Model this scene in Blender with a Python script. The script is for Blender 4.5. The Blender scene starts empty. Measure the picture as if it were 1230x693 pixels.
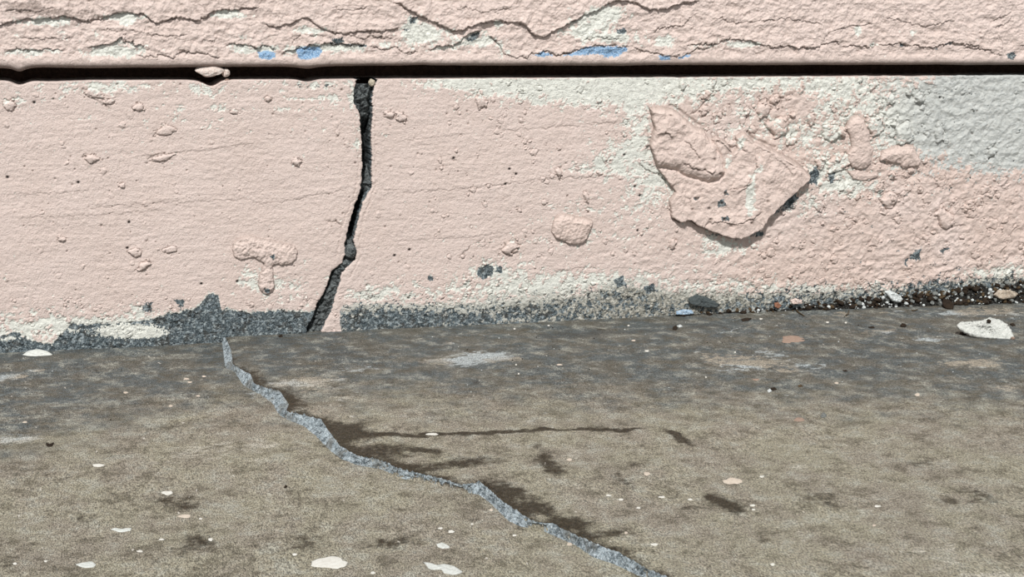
import bpy, math, random
import numpy as np
from mathutils import Matrix, Vector
random.seed(7)
RNG = np.random.default_rng(11)
C = bpy.context.scene.collection
MM = 0.001

# ------------------------------------------------------------------ camera
F_PX, CX, CY = 1900.0, 615.0, 346.5
PITCH, YAW, ROLL = math.radians(12), math.radians(15.368), math.radians(0.925)
CAM_H, CAM_D = 0.2223, 0.9096
fw = np.array([math.sin(YAW)*math.cos(PITCH), math.cos(YAW)*math.cos(PITCH), -math.sin(PITCH)])
r0 = np.array([math.cos(YAW), -math.sin(YAW), 0.0]); u0 = np.cross(r0, fw)
rt = math.cos(ROLL)*r0 + math.sin(ROLL)*u0
up = -math.sin(ROLL)*r0 + math.cos(ROLL)*u0
cpos = np.array([-CAM_D*math.tan(YAW), -CAM_D, CAM_H])
cd = bpy.data.cameras.new('camera'); cam = bpy.data.objects.new('camera', cd); C.objects.link(cam)
cd.sensor_width = 36; cd.lens = F_PX/1230*36; cd.clip_start = 0.01
M = Matrix(((rt[0], up[0], -fw[0], cpos[0]), (rt[1], up[1], -fw[1], cpos[1]), (rt[2], up[2], -fw[2], cpos[2]), (0, 0, 0, 1)))
cam.matrix_world = M
bpy.context.scene.camera = cam
# ------------------------------------------------------------------ world, sun, exposure
w = bpy.data.worlds.new('world'); bpy.context.scene.world = w; w.use_nodes = True
w.node_tree.nodes['Background'].inputs[0].default_value = (0.93, 0.96, 1.0, 1)
w.node_tree.nodes['Background'].inputs[1].default_value = 0.42
sd = bpy.data.lights.new('sun', 'SUN'); sd.energy = 4.0; sd.angle = math.radians(4.0); sd.color = (1.0, 0.99, 0.97)
sun = bpy.data.objects.new('sun', sd); C.objects.link(sun)
sun.rotation_euler = Vector((-0.22, -0.60, 0.76)).to_track_quat('Z', 'Y').to_euler()
sun.location = (-0.3, -0.6, 0.8)
vs = bpy.context.scene.view_settings
vs.view_transform = 'Standard'; vs.look = 'None'; vs.gamma = 1; vs.exposure = 0.0; vs.use_curve_mapping = False

# ------------------------------------------------------------------ turning traced points into places (mm)
def ray(px, py):
    return fw + rt*(px-CX)/F_PX + up*(CY-py)/F_PX
def W(px, py, y=0.0):                       # a point of the wall face: x, z in mm
    d = ray(px, py); t = (y-cpos[1])/d[1]; p = cpos+d*t
    return p[0]*1e3, p[2]*1e3
def G(px, py, z=0.0):                       # a point of the floor: x, y in mm
    d = ray(px, py); t = (z-cpos[2])/d[2]; p = cpos+d*t
    return p[0]*1e3, p[1]*1e3
def Wp(pts): return np.array([W(*p) for p in pts])
def Gp(pts, z=0.0): return np.array([G(p[0], p[1], z) for p in pts])
PXW = 0.52                                  # mm of wall per traced unit

# ------------------------------------------------------------------ noise
_pt = np.random.default_rng(3).permutation(256); _pt = np.concatenate([_pt, _pt, _pt])
_gr = np.random.default_rng(4).uniform(0, 2*np.pi, 256); _gx, _gy = np.cos(_gr), np.sin(_gr)
def perlin(x, y, seed=0):
    x = x + seed*17.31; y = y + seed*9.77
    xi = np.floor(x).astype(np.int64); yi = np.floor(y).astype(np.int64)
    xf = x-xi; yf = y-yi; xi &= 255; yi &= 255
    u = xf*xf*xf*(xf*(xf*6-15)+10); v = yf*yf*yf*(yf*(yf*6-15)+10)
    def g(ix, iy, fx, fy):
        h = _pt[_pt[ix & 255]+(iy & 255)]
        return _gx[h]*fx+_gy[h]*fy
    a = g(xi, yi, xf, yf); b = g(xi+1, yi, xf-1, yf); c = g(xi, yi+1, xf, yf-1); d = g(xi+1, yi+1, xf-1, yf-1)
    return ((a+(b-a)*u)*(1-v)+(c+(d-c)*u)*v)*1.5
def fbm(x, y, s, o=4, seed=0, gain=0.5):
    r = 0; a = 1; f = 1/s; t = 0
    for k in range(o):
        r = r+a*perlin(x*f, y*f, seed+k); t += a; a *= gain; f *= 2.03
    return r/t
def ridge(x, y, s, o=3, seed=0):
    r = 0; a = 1; f = 1/s; t = 0
    for k in range(o):
        r = r+a*(1-2*np.abs(perlin(x*f, y*f, seed+k))); t += a; a *= 0.5; f *= 2.03
    return r/t
def ss(a, b, x):
    t = np.clip((x-a)/(b-a), 0, 1); return t*t*(3-2*t)

def seg_dist(X, Z, pts):
    best = np.full(X.shape, 1e9); side = np.ones(X.shape); S = np.zeros(X.shape); acc = 0
    for i in range(len(pts)-1):
        a, b = pts[i], pts[i+1]; dx, dz = b-a; L2 = dx*dx+dz*dz+1e-9
        t = np.clip(((X-a[0])*dx+(Z-a[1])*dz)/L2, 0, 1)
        d = np.hypot(X-a[0]-t*dx, Z-a[1]-t*dz); m = d < best
        cr = dx*(Z-a[1])-dz*(X-a[0])
        best = np.where(m, d, best); side = np.where(m, np.sign(cr), side)
        S = np.where(m, acc+t*math.sqrt(L2), S); acc += math.sqrt(L2)
    return best, side, S, acc
def inside(X, Z, poly):
    r = np.zeros(X.shape, bool); n = len(poly)
    for i in range(n):
        a, b = poly[i], poly[(i+1) % n]
        if a[1] == b[1]: continue
        c = (a[1] > Z) != (b[1] > Z)
        r ^= c & (X < (b[0]-a[0])*(Z-a[1])/(b[1]-a[1])+a[0])
    return r
def sdf(X, Z, poly):                        # positive inside
    d = seg_dist(X, Z, np.vstack([poly, poly[:1]]))[0]
    return np.where(inside(X, Z, poly), d, -d)
def box_idx(X, Z, pts, R):
    lo = pts.min(0)-R; hi = pts.max(0)+R
    return np.nonzero((X > lo[0]) & (X < hi[0]) & (Z > lo[1]) & (Z < hi[1]))

# ------------------------------------------------------------------ mesh builder
def tag(o, label=None, cat=None, group=None, kind=None):
    if label: o['label'] = label
    if cat: o['category'] = cat
    if group: o['group'] = group
    if kind: o['kind'] = kind
    return o
def grid_mesh(name, P, keep, mat, masks=None, parent=None):
    # P: (rows, cols, 3) in metres; keep: (rows-1, cols-1) bool; masks: dict name -> (rows, cols, 4)
    nr, nc = P.shape[:2]
    idx = np.arange(nr*nc).reshape(nr, nc)
    q = np.stack([idx[:-1, :-1], idx[:-1, 1:], idx[1:, 1:], idx[1:, :-1]], -1)[keep]
    used = np.zeros(nr*nc, bool); used[q.ravel()] = True
    rm = np.cumsum(used)-1; q = rm[q]
    V = P.reshape(-1, 3)[used]
    me = bpy.data.meshes.new(name)
    me.vertices.add(len(V)); me.vertices.foreach_set('co', V.astype(np.float32).ravel())
    me.loops.add(q.size); me.loops.foreach_set('vertex_index', q.astype(np.int32).ravel())
    me.polygons.add(len(q)); me.polygons.foreach_set('loop_start', np.arange(0, q.size, 4, dtype=np.int32))
    me.polygons.foreach_set('loop_total', np.full(len(q), 4, np.int32))
    me.update(calc_edges=True)
    me.polygons.foreach_set('use_smooth', np.ones(len(q), bool))
    for k, a in (masks or {}).items():
        at = me.color_attributes.new(k, 'FLOAT_COLOR', 'POINT')
        at.data.foreach_set('color', a.reshape(-1, 4)[used].astype(np.float32).ravel())
    me.materials.append(mat)
    o = bpy.data.objects.new(name, me); C.objects.link(o)
    if parent: o.parent = parent
    return o

# ------------------------------------------------------------------ materials
class NT:
    def __init__(s, name, rough=0.8, spec=0.3):
        s.m = bpy.data.materials.new(name); s.m.use_nodes = True; s.t = s.m.node_tree
        s.b = s.t.nodes['Principled BSDF']; s.b.inputs['Roughness'].default_value = rough
        s.b.inputs['Specular IOR Level'].default_value = spec
        s.geo = s.t.nodes.new('ShaderNodeNewGeometry').outputs['Position']
    def n(s, typ, **kw):
        n = s.t.nodes.new(typ)
        for k, v in kw.items(): setattr(n, k, v)
        return n
    def link(s, a, b): s.t.links.new(a, b)
    def val(s, sock, v):
        if isinstance(v, (int, float)): sock.default_value = v
        elif isinstance(v, tuple): sock.default_value = v if len(v) == 4 or sock.type == 'VECTOR' else v+(1,)
        else: s.link(v, sock)
    def noise(s, scale, detail=3, rough=0.6, sc=(1, 1, 1), w=0):
        m = s.n('ShaderNodeMapping'); s.link(s.geo, m.inputs[0]); m.inputs['Scale'].default_value = sc
        m.inputs['Location'].default_value = (w*1.37, w*0.77, w*2.1)
        t = s.n('ShaderNodeTexNoise'); s.link(m.outputs[0], t.inputs['Vector'])
        t.inputs['Scale'].default_value = scale; t.inputs['Detail'].default_value = detail; t.inputs['Roughness'].default_value = rough
        return t.outputs['Fac']
    def rng(s, v, a, b, c=0.0, d=1.0, smooth=True):
        r = s.n('ShaderNodeMapRange'); r.interpolation_type = 'SMOOTHSTEP' if smooth else 'LINEAR'
        s.val(r.inputs[0], v)
        for i, x in enumerate((a, b, c, d)): s.val(r.inputs[i+1], x)
        return r.outputs[0]
    def math(s, op, a, b=0.0, c=0.0):
        m = s.n('ShaderNodeMath', operation=op); s.val(m.inputs[0], a); s.val(m.inputs[1], b)
        if op == 'MULTIPLY_ADD': s.val(m.inputs[2], c)
        return m.outputs[0]
    def mix(s, f, a, b, mode='MIX'):
        m = s.n('ShaderNodeMix', data_type='RGBA', blend_type=mode)
        s.val(m.inputs[0], f); s.val(m.inputs[6], a); s.val(m.inputs[7], b)
        return m.outputs[2]
    def attr(s, name):
        a = s.n('ShaderNodeAttribute', attribute_name=name); sp = s.n('ShaderNodeSeparateColor')
        s.link(a.outputs['Color'], sp.inputs[0])
        return sp.outputs[0], sp.outputs[1], sp.outputs[2], a.outputs['Alpha']
    def bump(s, h, dist, strength=1.0, prev=None):
        b = s.n('ShaderNodeBump'); b.inputs['Strength'].default_value = strength; b.inputs['Distance'].default_value = dist
        s.link(h, b.inputs['Height'])
        if prev: s.link(prev, b.inputs['Normal'])
        return b.outputs[0]
    def done(s, col, nrm=None):
        s.val(s.b.inputs['Base Color'], col)
        if nrm: s.link(nrm, s.b.inputs['Normal'])
        return s.m
def srgb(r, g, b):
    return tuple((c/255/12.92 if c/255 <= 0.04045 else ((c/255+0.055)/1.055)**2.4) for c in (r, g, b))

def wall_material(name):
    t = NT(name, 0.62, 0.35)
    pr, ce, bl, gr = t.attr('mask_a'); so, ch, du, di = t.attr('mask_b')
    big = t.noise(28, 4); mid = t.noise(420, 4, 0.65); fine = t.noise(1500, 3, 0.7, w=3)
    pink = t.mix(t.rng(big, 0.35, 0.65), srgb(224, 206, 198), srgb(229, 212, 205))
    pink = t.mix(du, pink, srgb(208, 182, 168))
    pink = t.mix(t.rng(fine, 0.35, 0.75, 0, 0.8), pink, srgb(204, 184, 173))
    pink = t.mix(t.rng(t.noise(900, 3, 0.7, w=8), 0.6, 0.75, 0, 0.6), pink, srgb(224, 216, 206))
    grn = t.noise(2600, 2, 0.8, w=21)
    pink = t.mix(t.rng(grn, 0.54, 0.7, 0, 0.5), pink, srgb(190, 186, 176)); pink = t.mix(t.rng(grn, 0.46, 0.3, 0, 0.5), pink, srgb(240, 224, 220))
    white = t.mix(t.rng(mid, 0.35, 0.7), srgb(234, 234, 224), srgb(212, 211, 202))
    white = t.mix(t.rng(fine, 0.5, 0.75, 0, 0.75), white, srgb(160, 166, 164))
    cold = t.mix(t.rng(mid, 0.4, 0.7), srgb(200, 201, 196), srgb(184, 187, 184))
    white = t.mix(ch, white, cold)
    dirty = t.mix(t.rng(mid, 0.4, 0.62), srgb(128, 126, 116), srgb(198, 194, 182)); dirty = t.mix(t.rng(fine, 0.5, 0.7), dirty, srgb(96, 96, 90))
    white = t.mix(di, white, dirty)
    cem = t.mix(t.rng(fine, 0.42, 0.62), srgb(48, 57, 61), srgb(108, 120, 125))
    dirty = t.mix(t.rng(mid, 0.4, 0.62), srgb(128, 126, 116), srgb(198, 194, 182)); dirty = t.mix(t.rng(fine, 0.5, 0.7), dirty, srgb(96, 96, 90))
    white = t.mix(di, white, dirty)
    cem = t.mix(t.rng(mid, 0.52, 0.66, 0, 0.85), cem, srgb(158, 168, 172))
    cem = t.mix(t.rng(t.noise(150, 4, 0.7, w=41), 0.5, 0.62, 0, 0.7), cem, srgb(58, 54, 47)); cem = t.mix(t.rng(t.noise(420, 4, 0.8, w=42), 0.53, 0.62, 0, 0.9), cem, srgb(164, 172, 172))
    blue = t.mix(t.rng(fine, 0.35, 0.65), srgb(92, 134, 176), srgb(172, 198, 220))
    pm = t.math('MULTIPLY_ADD', t.math('SUBTRACT', t.noise(1000, 3, 0.7, w=6), 0.5), 2.4, pr)
    c = t.mix(t.rng(pm, 0.32, 0.62), pink, white)
    cm = t.rng(t.math('MULTIPLY_ADD', t.math('SUBTRACT', t.noise(1300, 3, 0.7, w=11), 0.5), 2.0, ce), 0.42, 0.6)
    c = t.mix(cm, c, cem)
    c = t.mix(t.rng(t.math('MULTIPLY_ADD', t.math('SUBTRACT', fine, 0.5), 2.2, bl), 0.42, 0.62), c, blue)
    gm = t.math('MULTIPLY', gr, t.rng(fine, 0.2, 0.6, 0.55, 1.0))
    c = t.mix(gm, c, srgb(84, 66, 54))
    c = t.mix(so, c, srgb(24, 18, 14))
    n = t.bump(mid, 0.0011, 0.8); n = t.bump(fine, 0.0005, 0.8, n)
    return t.done(c, n)
M_WALL = wall_material('chipped_pink_paint')

def rock_material(name, a, b, c3, scale=500, bump=0.0012):
    t = NT(name, 0.85, 0.3)
    n1 = t.noise(scale, 5, 0.7); n2 = t.noise(scale*4, 3, 0.7, w=5)
    c = t.mix(t.rng(n1, 0.35, 0.65), srgb(*a), srgb(*b)); c = t.mix(t.rng(n2, 0.5, 0.72), c, srgb(*c3))
    return t.done(c, t.bump(n2, bump*0.4, 0.8, t.bump(n1, bump, 0.8)))
M_CORE = rock_material('dark_brown_masonry', (52, 36, 26), (72, 52, 40), (88, 70, 58), 300)  # even dark brown tone for the masonry behind the gap
M_MORTAR = rock_material('grey_mortar', (48, 52, 54), (116, 122, 122), (170, 174, 172), 350, 0.003)
M_SLATE0 = rock_material('blue_grey_broken_concrete', (98, 108, 112), (176, 190, 196), (222, 230, 234), 430, 0.0025)
def slate():
    t = NT('blue_grey_crumbly_concrete', 0.8, 0.3)
    a = t.noise(330, 5, 0.7, w=31); b = t.noise(1500, 3, 0.7, w=32); g = t.noise(70, 3, 0.6, w=33)
    c = t.mix(t.rng(a, 0.38, 0.6), srgb(104, 116, 122), srgb(190, 202, 208)); c = t.mix(t.rng(b, 0.52, 0.64), c, srgb(226, 234, 238)); c = t.mix(t.rng(b, 0.44, 0.3), c, srgb(62, 66, 66))
    c = t.mix(t.rng(g, 0.5, 0.62, 0, 0.5), c, srgb(112, 104, 88))
    return t.done(c, t.bump(b, 0.0009, 0.9, t.bump(a, 0.003, 0.9)))
M_SLATE = slate()
M_CHIP = rock_material('white_plaster', (236, 238, 232), (212, 214, 206), (242, 244, 242), 700, 0.0012)
M_DARKC = rock_material('dark_soil', (18, 14, 10), (44, 32, 20), (70, 52, 30), 900, 0.0004)
M_BROWNC = rock_material('brown_soil', (58, 46, 30), (92, 76, 54), (52, 38, 22), 900, 0.0004)
M_PALEC = rock_material('pale_grit', (214, 218, 216), (176, 180, 178), (236, 238, 238), 900, 0.0004)
M_GREYC = rock_material('grey_grit', (78, 80, 78), (122, 124, 120), (168, 170, 166), 900, 0.0004)
M_RUST = rock_material('rust_pink_grit', (128, 84, 62), (160, 118, 96), (104, 66, 48), 900, 0.0004)
M_FLAKE = rock_material('dark_grey_husk', (58, 66, 68), (78, 84, 84), (104, 108, 106), 700, 0.0006)
M_SPOT = rock_material('white_paint_drop', (216, 214, 206), (202, 198, 188), (224, 222, 216), 500, 0.0002)
M_SPOTP = rock_material('salmon_paint_drop', (158, 136, 120), (140, 118, 104), (172, 150, 136), 500, 0.0002)
M_SPOTC = rock_material('cream_paint_drop', (206, 192, 176), (190, 176, 160), (214, 202, 190), 500, 0.0002)

# ================================================================== THE CRACK THROUGH THE SKIRTING
CR_L = [(429, 74), (429, 93.5), (424.8, 112), (426, 124), (432, 136.4), (433.4, 153.6), (434.6, 178), (435.4, 197.7), (434.6, 217.4), (432, 232), (424.8, 249), (424.6, 252), (421, 264.5), (418, 276.8), (414.3, 292.7), (414.8, 306), (411, 316), (397.6, 327), (395, 338), (389, 352.8), (380.5, 365), (376.8, 380), (369.4, 392), (367, 420)]
CR_R = [(454, 74), (454, 94.7), (449.3, 107), (446.9, 119), (448, 136.4), (445.7, 161), (446.9, 185.5), (446.4, 210), (446.9, 224.7), (440.8, 234.5), (436.5, 243), (432, 257), (428.3, 274.3), (424.6, 289), (427.6, 301.3), (427, 312.4), (419, 319), (411, 328.3), (407.5, 343), (402.5, 357.7), (398.9, 372.5), (392.7, 384.7), (386.6, 397), (386, 420)]
CRACK = Wp(CR_L+CR_R[::-1])
CR_MID = Wp([((a[0]+b[0])/2, (a[1]+b[1])/2) for a, b in zip(CR_L, CR_R)])

# ================================================================== HELPERS ON HEIGHT FIELDS
class Field:
    def __init__(s, X, Z):
        s.X, s.Z = X, Z; s.H = np.zeros(X.shape)
        for k in ('primer', 'cement', 'blue', 'grime', 'soot', 'cold', 'dull', 'dirt'): setattr(s, k, np.zeros(X.shape))
    def masks(s):
        return {'mask_a': np.clip(np.stack([s.primer, s.cement, s.blue, s.grime], -1), 0, 1),
                'mask_b': np.clip(np.stack([s.soot, s.cold, s.dull, s.dirt], -1), 0, 1)}
    def ledge(s, pts, h=0.8, fall=7.0, groove=1.2, gw=0.45, grime=0.8, below=0.0, warp=0.5, under=0.0):
        p = Wp(pts); I = box_idx(s.X, s.Z, p, 3*fall)
        X, Z = s.X[I], s.Z[I]
        X, Z = X+warp*(1.4*fbm(X, Z, 5.0, 2, 41)+0.9*fbm(X, Z, 1.5, 2, 43)), Z+warp*(1.8*fbm(X, Z, 5.0, 2, 47)+1.1*fbm(X, Z, 1.5, 2, 49))
        d, sd_, S, L = seg_dist(X, Z, p)
        e = min(4.0, L*0.3); tp = ss(0, e, S)*ss(0, e, L-S); tp = tp*(0.75+0.5*fbm(S, S*0, 6, 2, 5))
        upm = sd_ > 0
        s.H[I] += np.where(upm, h*np.exp(-d/fall), -below*np.exp(-d/(fall*0.6)))*tp
        s.H[I] -= groove*np.exp(-(d/gw)**2)*tp
        s.grime[I] = np.maximum(s.grime[I], grime*np.exp(-(d/(gw*1.0))**2)*tp)  # dirt in the groove and its shadow line, both put into the colour
        if under: s.primer[I] = np.maximum(s.primer[I], under*tp*np.where(upm, 0, 1)*ss(4, 0.5, d+2*fbm(X, Z, 3, 3, 9)))
    def bump(s, x, z, rx, rz, h, ang=0.0, rim=0.0, p=1.0):
        R = max(rx, rz)*2.0; dx = s.step
        i0 = int((z-R-s.z0)/dx); i1 = int((z+R-s.z0)/dx)+2; j0 = int((x-R-s.x0)/dx); j1 = int((x+R-s.x0)/dx)+2
        i0 = max(i0, 0); j0 = max(j0, 0)
        if i1 <= i0 or j1 <= j0: return
        X = s.X[i0:i1, j0:j1]; Z = s.Z[i0:i1, j0:j1]
        if X.size == 0: return
        c, sn = math.cos(ang), math.sin(ang)
        a = ((X-x)*c+(Z-z)*sn)/rx; b = (-(X-x)*sn+(Z-z)*c)/rz
        r = np.sqrt(a*a+b*b)*(1+0.45*perlin(X/(rx*0.9), Z/(rz*0.9), 3)+0.2*perlin(X/(rx*0.4), Z/(rz*0.4), 5))
        s.H[i0:i1, j0:j1] += h*np.sqrt(np.clip(1-r**2.2, 0, 1))**p
        if rim:
            rg_ = np.exp(-((r-1.05)/max(0.10, 0.22/max(rx, rz)))**2); s.H[i0:i1, j0:j1] -= 1.5*rim*rg_
            if max(rx, rz) > 1.3: s.grime[i0:i1, j0:j1] = np.maximum(s.grime[i0:i1, j0:j1], rg_*min(0.42, 0.9*rim)*ss(-0.3, 0.3, perlin(X/2.0, Z/2.0, 9)))  # brown outline round the rims of the larger bumps
    def weight(s, items):
        wgt = np.zeros(s.X.shape)
        for (px, py, rx, ry, a) in items:
            x, z = W(px, py); rx *= PXW; ry *= PXW
            wgt += a*np.exp(-(((s.X-x)/rx)**2+((s.Z-z)/ry)**2))
        return wgt
    def paint(s, ch, pts, v=1.0, soft=0.5, warp=1.0):
        soft *= 2.2
        p = Wp(pts); I = box_idx(s.X, s.Z, p, 4)
        X, Z = s.X[I], s.Z[I]
        d = sdf(X, Z, p)+warp*1.6*fbm(X, Z, 2.0, 3, 77)
        a = getattr(s, ch); a[I] = np.maximum(a[I], v*ss(-soft, soft, d))

def scatter_bumps(f, n, bx, rmin, rmax, hmin, hmax, rim=0.15):
    for _ in range(n):
        x, z = W(random.uniform(bx[0], bx[2]), random.uniform(bx[1], bx[3]))
        r = rmin+(rmax-rmin)*random.random()**2.2
        f.bump(x, z, r, r*random.uniform(0.6, 1.1), random.uniform(hmin, hmax)*min(1, r/1.2), random.uniform(0, 3), rim)

# ================================================================== SKIRTING (two pieces either side of the crack)
ST = 0.34
xs = np.arange(-372, 455, ST); zs = np.arange(-8, 148.6, ST)
back = np.concatenate([[0.0], np.cumsum([0.35, 0.35, 0.4, 0.5, 0.7, 1, 1.4, 2, 3, 4, 5, 6, 8])])
nz, nb = len(zs), len(back)
X, Z = np.meshgrid(xs, np.concatenate([zs, 149.0+back*0+back]))   # Z keeps running over the top edge as a flat unrolled sheet
f = Field(X, Z); f.step, f.x0, f.z0 = ST, xs[0], zs[0]
Zc = np.minimum(Z, 149.5)
right = ss(-40, 260, X); base = ss(30, 2, Z)
f.H += 0.55*fbm(X, Z, 55, 2, 1)+0.30*fbm(X, Z*3.2, 30, 3, 2)*(1-0.4*right)
f.H += 0.13*fbm(X, Z*5.0, 9, 3, 6)
f.H += (0.22+0.55*right+0.35*base)*fbm(X, Z, 4.5, 4, 8)
f.H += right*0.75*np.clip(ridge(X+2*fbm(X, Z, 9, 2, 3), Z*1.2, 11, 2, 12), -0.4, 1)
# brush lines
for pts, g in (([(480, 232), (540, 228), (600, 222), (672, 214), (745, 212)], .35), ([(300, 244), (340, 243), (390, 232), (420, 229)], .3), ([(455, 228), (480, 229)], .25),
               ([(600, 157), (640, 155), (700, 150), (745, 147)], .35), ([(480, 170), (560, 160)], .2), ([(160, 190), (220, 183), (310, 172)], .25), ([(100, 250), (200, 243), (300, 240)], .2),
               ([(10, 235), (60, 232), (110, 228)], .2), ([(660, 328), (700, 322), (720, 322)], .4), ([(470, 290), (560, 285), (600, 280)], .2), ([(20, 262), (120, 258), (200, 252)], .15)):
    f.ledge(pts, 0.25, 5, g, 0.5, 0.18, warp=0.9)
# bumps
scatter_bumps(f, 260, (0, 96, 1230, 380), 0.5, 2.0, 0.25, 0.6)
scatter_bumps(f, 300, (520, 96, 1230, 370), 0.6, 2.2, 0.3, 0.9, 0.35)
scatter_bumps(f, 110, (840, 100, 1120, 240), 0.8, 3.4, 0.5, 1.1, 0.45)
scatter_bumps(f, 200, (900, 210, 1230, 370), 0.7, 3.6, 0.4, 1.0, 0.4)
scatter_bumps(f, 380, (430, 335, 1230, 385), 0.5, 1.6, 0.2, 0.6, 0.35)
scatter_bumps(f, 260, (0, 355, 430, 420), 0.5, 1.4, 0.3, 0.7, 0.3)
for (px, py, rx, ry, h, a) in ((166, 129, 6, 4, .8, 0), (198, 157, 10, 5, .6, .2), (11, 126, 6, 6, .8, 0), (113, 112, 10, 5, .6, -.4), (130, 122, 6, 3, .6, 0), (74, 287, 4, 2.5, .8, 0), (162, 303, 6, 5, .9, 0),
        (173, 319, 7, 4, .9, .6), (356, 195, 4.5, 4, .9, 0), (468, 138, 6, 3.5, .9, 0), (482, 141, 7, 4, .8, -.4), (578, 122, 5, 9, .9, .4), (820, 102, 4, 7, 1.0, .2), (110, 190, 8, 4, .7, 0), (147, 223, 3, 3, .7, 0),
        (195, 190, 12, 3, .6, .25), (205, 300, 7, 4, .5, 0), (281, 134, 4, 3, .6, 0), (322, 119, 4, 3, .8, 0), (671, 207, 3.5, 6, 1.0, .2), (704, 236, 3, 6, 1.0, .2), (612, 298, 10, 6, 1.2, .4), (808, 293, 4, 6, 1.0, -.2),
        (1011, 158, 6, 7, .9, 0), (1092, 109, 4, 7, 1.2, 0), (1105, 120, 6, 5, 1.0, 0), (1069, 118, 6, 7, 1.0, 0), (917, 131, 9, 10, 1.3, 0), (935, 152, 13, 12, 1.3, .3), (952, 138, 3.5, 3, 1.2, 0), (985, 195, 7, 8, .9, 0),
        (974, 143, 5, 8, .9, 0), (1128, 160, 6, 10, 1.0, 0), (1135, 262, 10, 14, 1.1, .5), (1070, 240, 12, 9, .9, 0), (1192, 182, 6, 7, .9, 0), (1008, 195, 15, 10, 1.0, .3), (1050, 150, 14, 12, 1.2, 0), (1085, 160, 13, 14, 1.3, 0), (1000, 160, 14, 10, 1.2, 0)):
    x, z = W(px, py); f.bump(x, z, rx*PXW, ry*PXW, h*1.8, a, 0.45)
f.bump(*W(888, 215), 95*PXW*0.7, 75*PXW*0.7, 1.2, 0, 0, 1.5)

# primer showing through
wg = f.weight([(560, 97, 60, 12, .9), (640, 104, 90, 16, 1.1), (720, 110, 90, 20, 1.1), (800, 100, 70, 20, .9), (900, 100, 90, 16, .8), (1000, 102, 80, 20, .9),
               (765, 150, 22, 35, .9), (745, 190, 42, 22, 1.0), (790, 215, 28, 28, .9), (700, 200, 40, 9, .6), (690, 285, 70, 12, .5), (860, 150, 40, 20, .35), (905, 125, 25, 20, .6), (960, 160, 70, 22, .75),
               (1010, 130, 50, 25, .6), (1000, 205, 50, 26, .9), (1030, 225, 40, 14, .8), (970, 245, 30, 18, .6), (1095, 150, 55, 40, 1.2), (1180, 130, 95, 52, 2.3), (1200, 185, 60, 22, 1.4), (1215, 95, 60, 30, 1.5), (1300, 130, 90, 60, 2.0), (1300, 190, 60, 25, 1.0),
               (860, 290, 30, 16, .8), (885, 300, 40, 12, .6), (835, 215, 14, 26, .4), (600, 350, 130, 15, .8), (720, 340, 130, 15, .7), (880, 350, 150, 12, .9), (1050, 352, 150, 11, .9), (1200, 330, 60, 18, 1.1),
               (590, 322, 40, 12, .8), (340, 345, 35, 18, .8), (300, 335, 22, 18, .8), (330, 316, 45, 8, .5), (450, 352, 40, 10, .9), (150, 105, 60, 8, .6), (110, 103, 40, 9, .5), (20, 120, 30, 8, .5), (250, 105, 20, 8, .9),
               (370, 100, 60, 6, .6), (370, 118, 50, 3, .8), (350, 132, 40, 3, .7), (395, 115, 14, 7, .8), (265, 135, 18, 14, .6), (215, 138, 10, 10, .6), (165, 145, 30, 4, .5), (423, 115, 4, 30, .9), (430, 160, 5, 22, .8),
               (20, 395, 60, 14, .8), (90, 393, 60, 12, .9), (180, 385, 50, 10, .9), (60, 370, 60, 10, .35), (170, 370, 14, 8, .8), (680, 250, 50, 14, .5), (770, 245, 40, 30, .45), (655, 330, 80, 8, .4)])
# the plain pink fields stay whole
wg -= f.weight([(940, 120, 45, 14, .8), (1100, 290, 140, 45, .6), (570, 200, 110, 60, .4), (200, 270, 200, 70, .6)])
n1 = fbm(X, Z, 6, 5, 21, 0.62); n2 = fbm(X, Z*2.2, 9, 4, 23, 0.6)
n3 = fbm(X, Z, 2.0, 3, 25, 0.7)
f.primer = ss(0.3, 0.85, wg*0.82+1.15*n1+0.4*n2+0.9*n3-0.02)
f.dull = ss(60, 170, X)*ss(-0.4, 0.4, fbm(X, Z, 40, 3, 26)+0.15)*0.4+0.2
f.cold = ss(W(1020, 150)[0], W(1130, 150)[0], X)*ss(60, 80, Z)
f.H -= 0.35*ss(.4, .6, f.primer)
# the painted patch beside the foot of the crack
foot = Wp([(398, 340), (420, 340), (409, 372), (408, 386), (411, 402), (413, 420), (380, 420)])
d = sdf(X, Z, foot)+0.6*fbm(X, Z, 3, 3, 55)
keep_pink = ss(-0.4, 0.6, d)
# bare cement along the foot
topl = Wp([(-80, 402), (0, 402), (20, 400), (45, 410), (62, 414), (76, 398), (88, 390), (120, 389), (170, 386), (200, 378), (232, 371), (248, 357), (250, 352), (262, 354), (266, 372), (290, 375), (330, 374), (372, 374), (430, 362), (480, 363), (560, 362),
            (640, 354), (700, 352), (740, 342), (760, 340), (800, 350), (850, 352), (940, 352), (1020, 350), (1080, 346), (1130, 338), (1180, 336), (1300, 332)])
zt = np.interp(X, topl[:, 0], topl[:, 1])
dz = zt-Z                                   # positive below the line
leftz = ss(W(440, 380)[0], W(360, 380)[0], X); rz = 1-leftz
clump = fbm(X, Z, 5.5, 4, 31, 0.6); speck = fbm(X, Z, 1.8, 3, 33, 0.65)
left_m = dz+3.2*clump+1.2*speck
cl = ss(-0.6, 0.8, left_m)
wl = f.weight([(150, 396, 45, 9, .9), (175, 402, 30, 6, .6), (10, 407, 16, 4, .7), (85, 397, 10, 5, .4)])
cl = cl*(1-0.75*ss(0.35, 0.65, wl+0.5*speck))
clump2 = fbm(X, Z, 3.4, 3, 35, 0.6)
cr_ = ss(-10, 12, dz)*0.92+1.0*clump2+0.6*clump+0.5*speck-0.10-0.16*ss(20, 80, X)*ss(190, 120, X)
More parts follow.
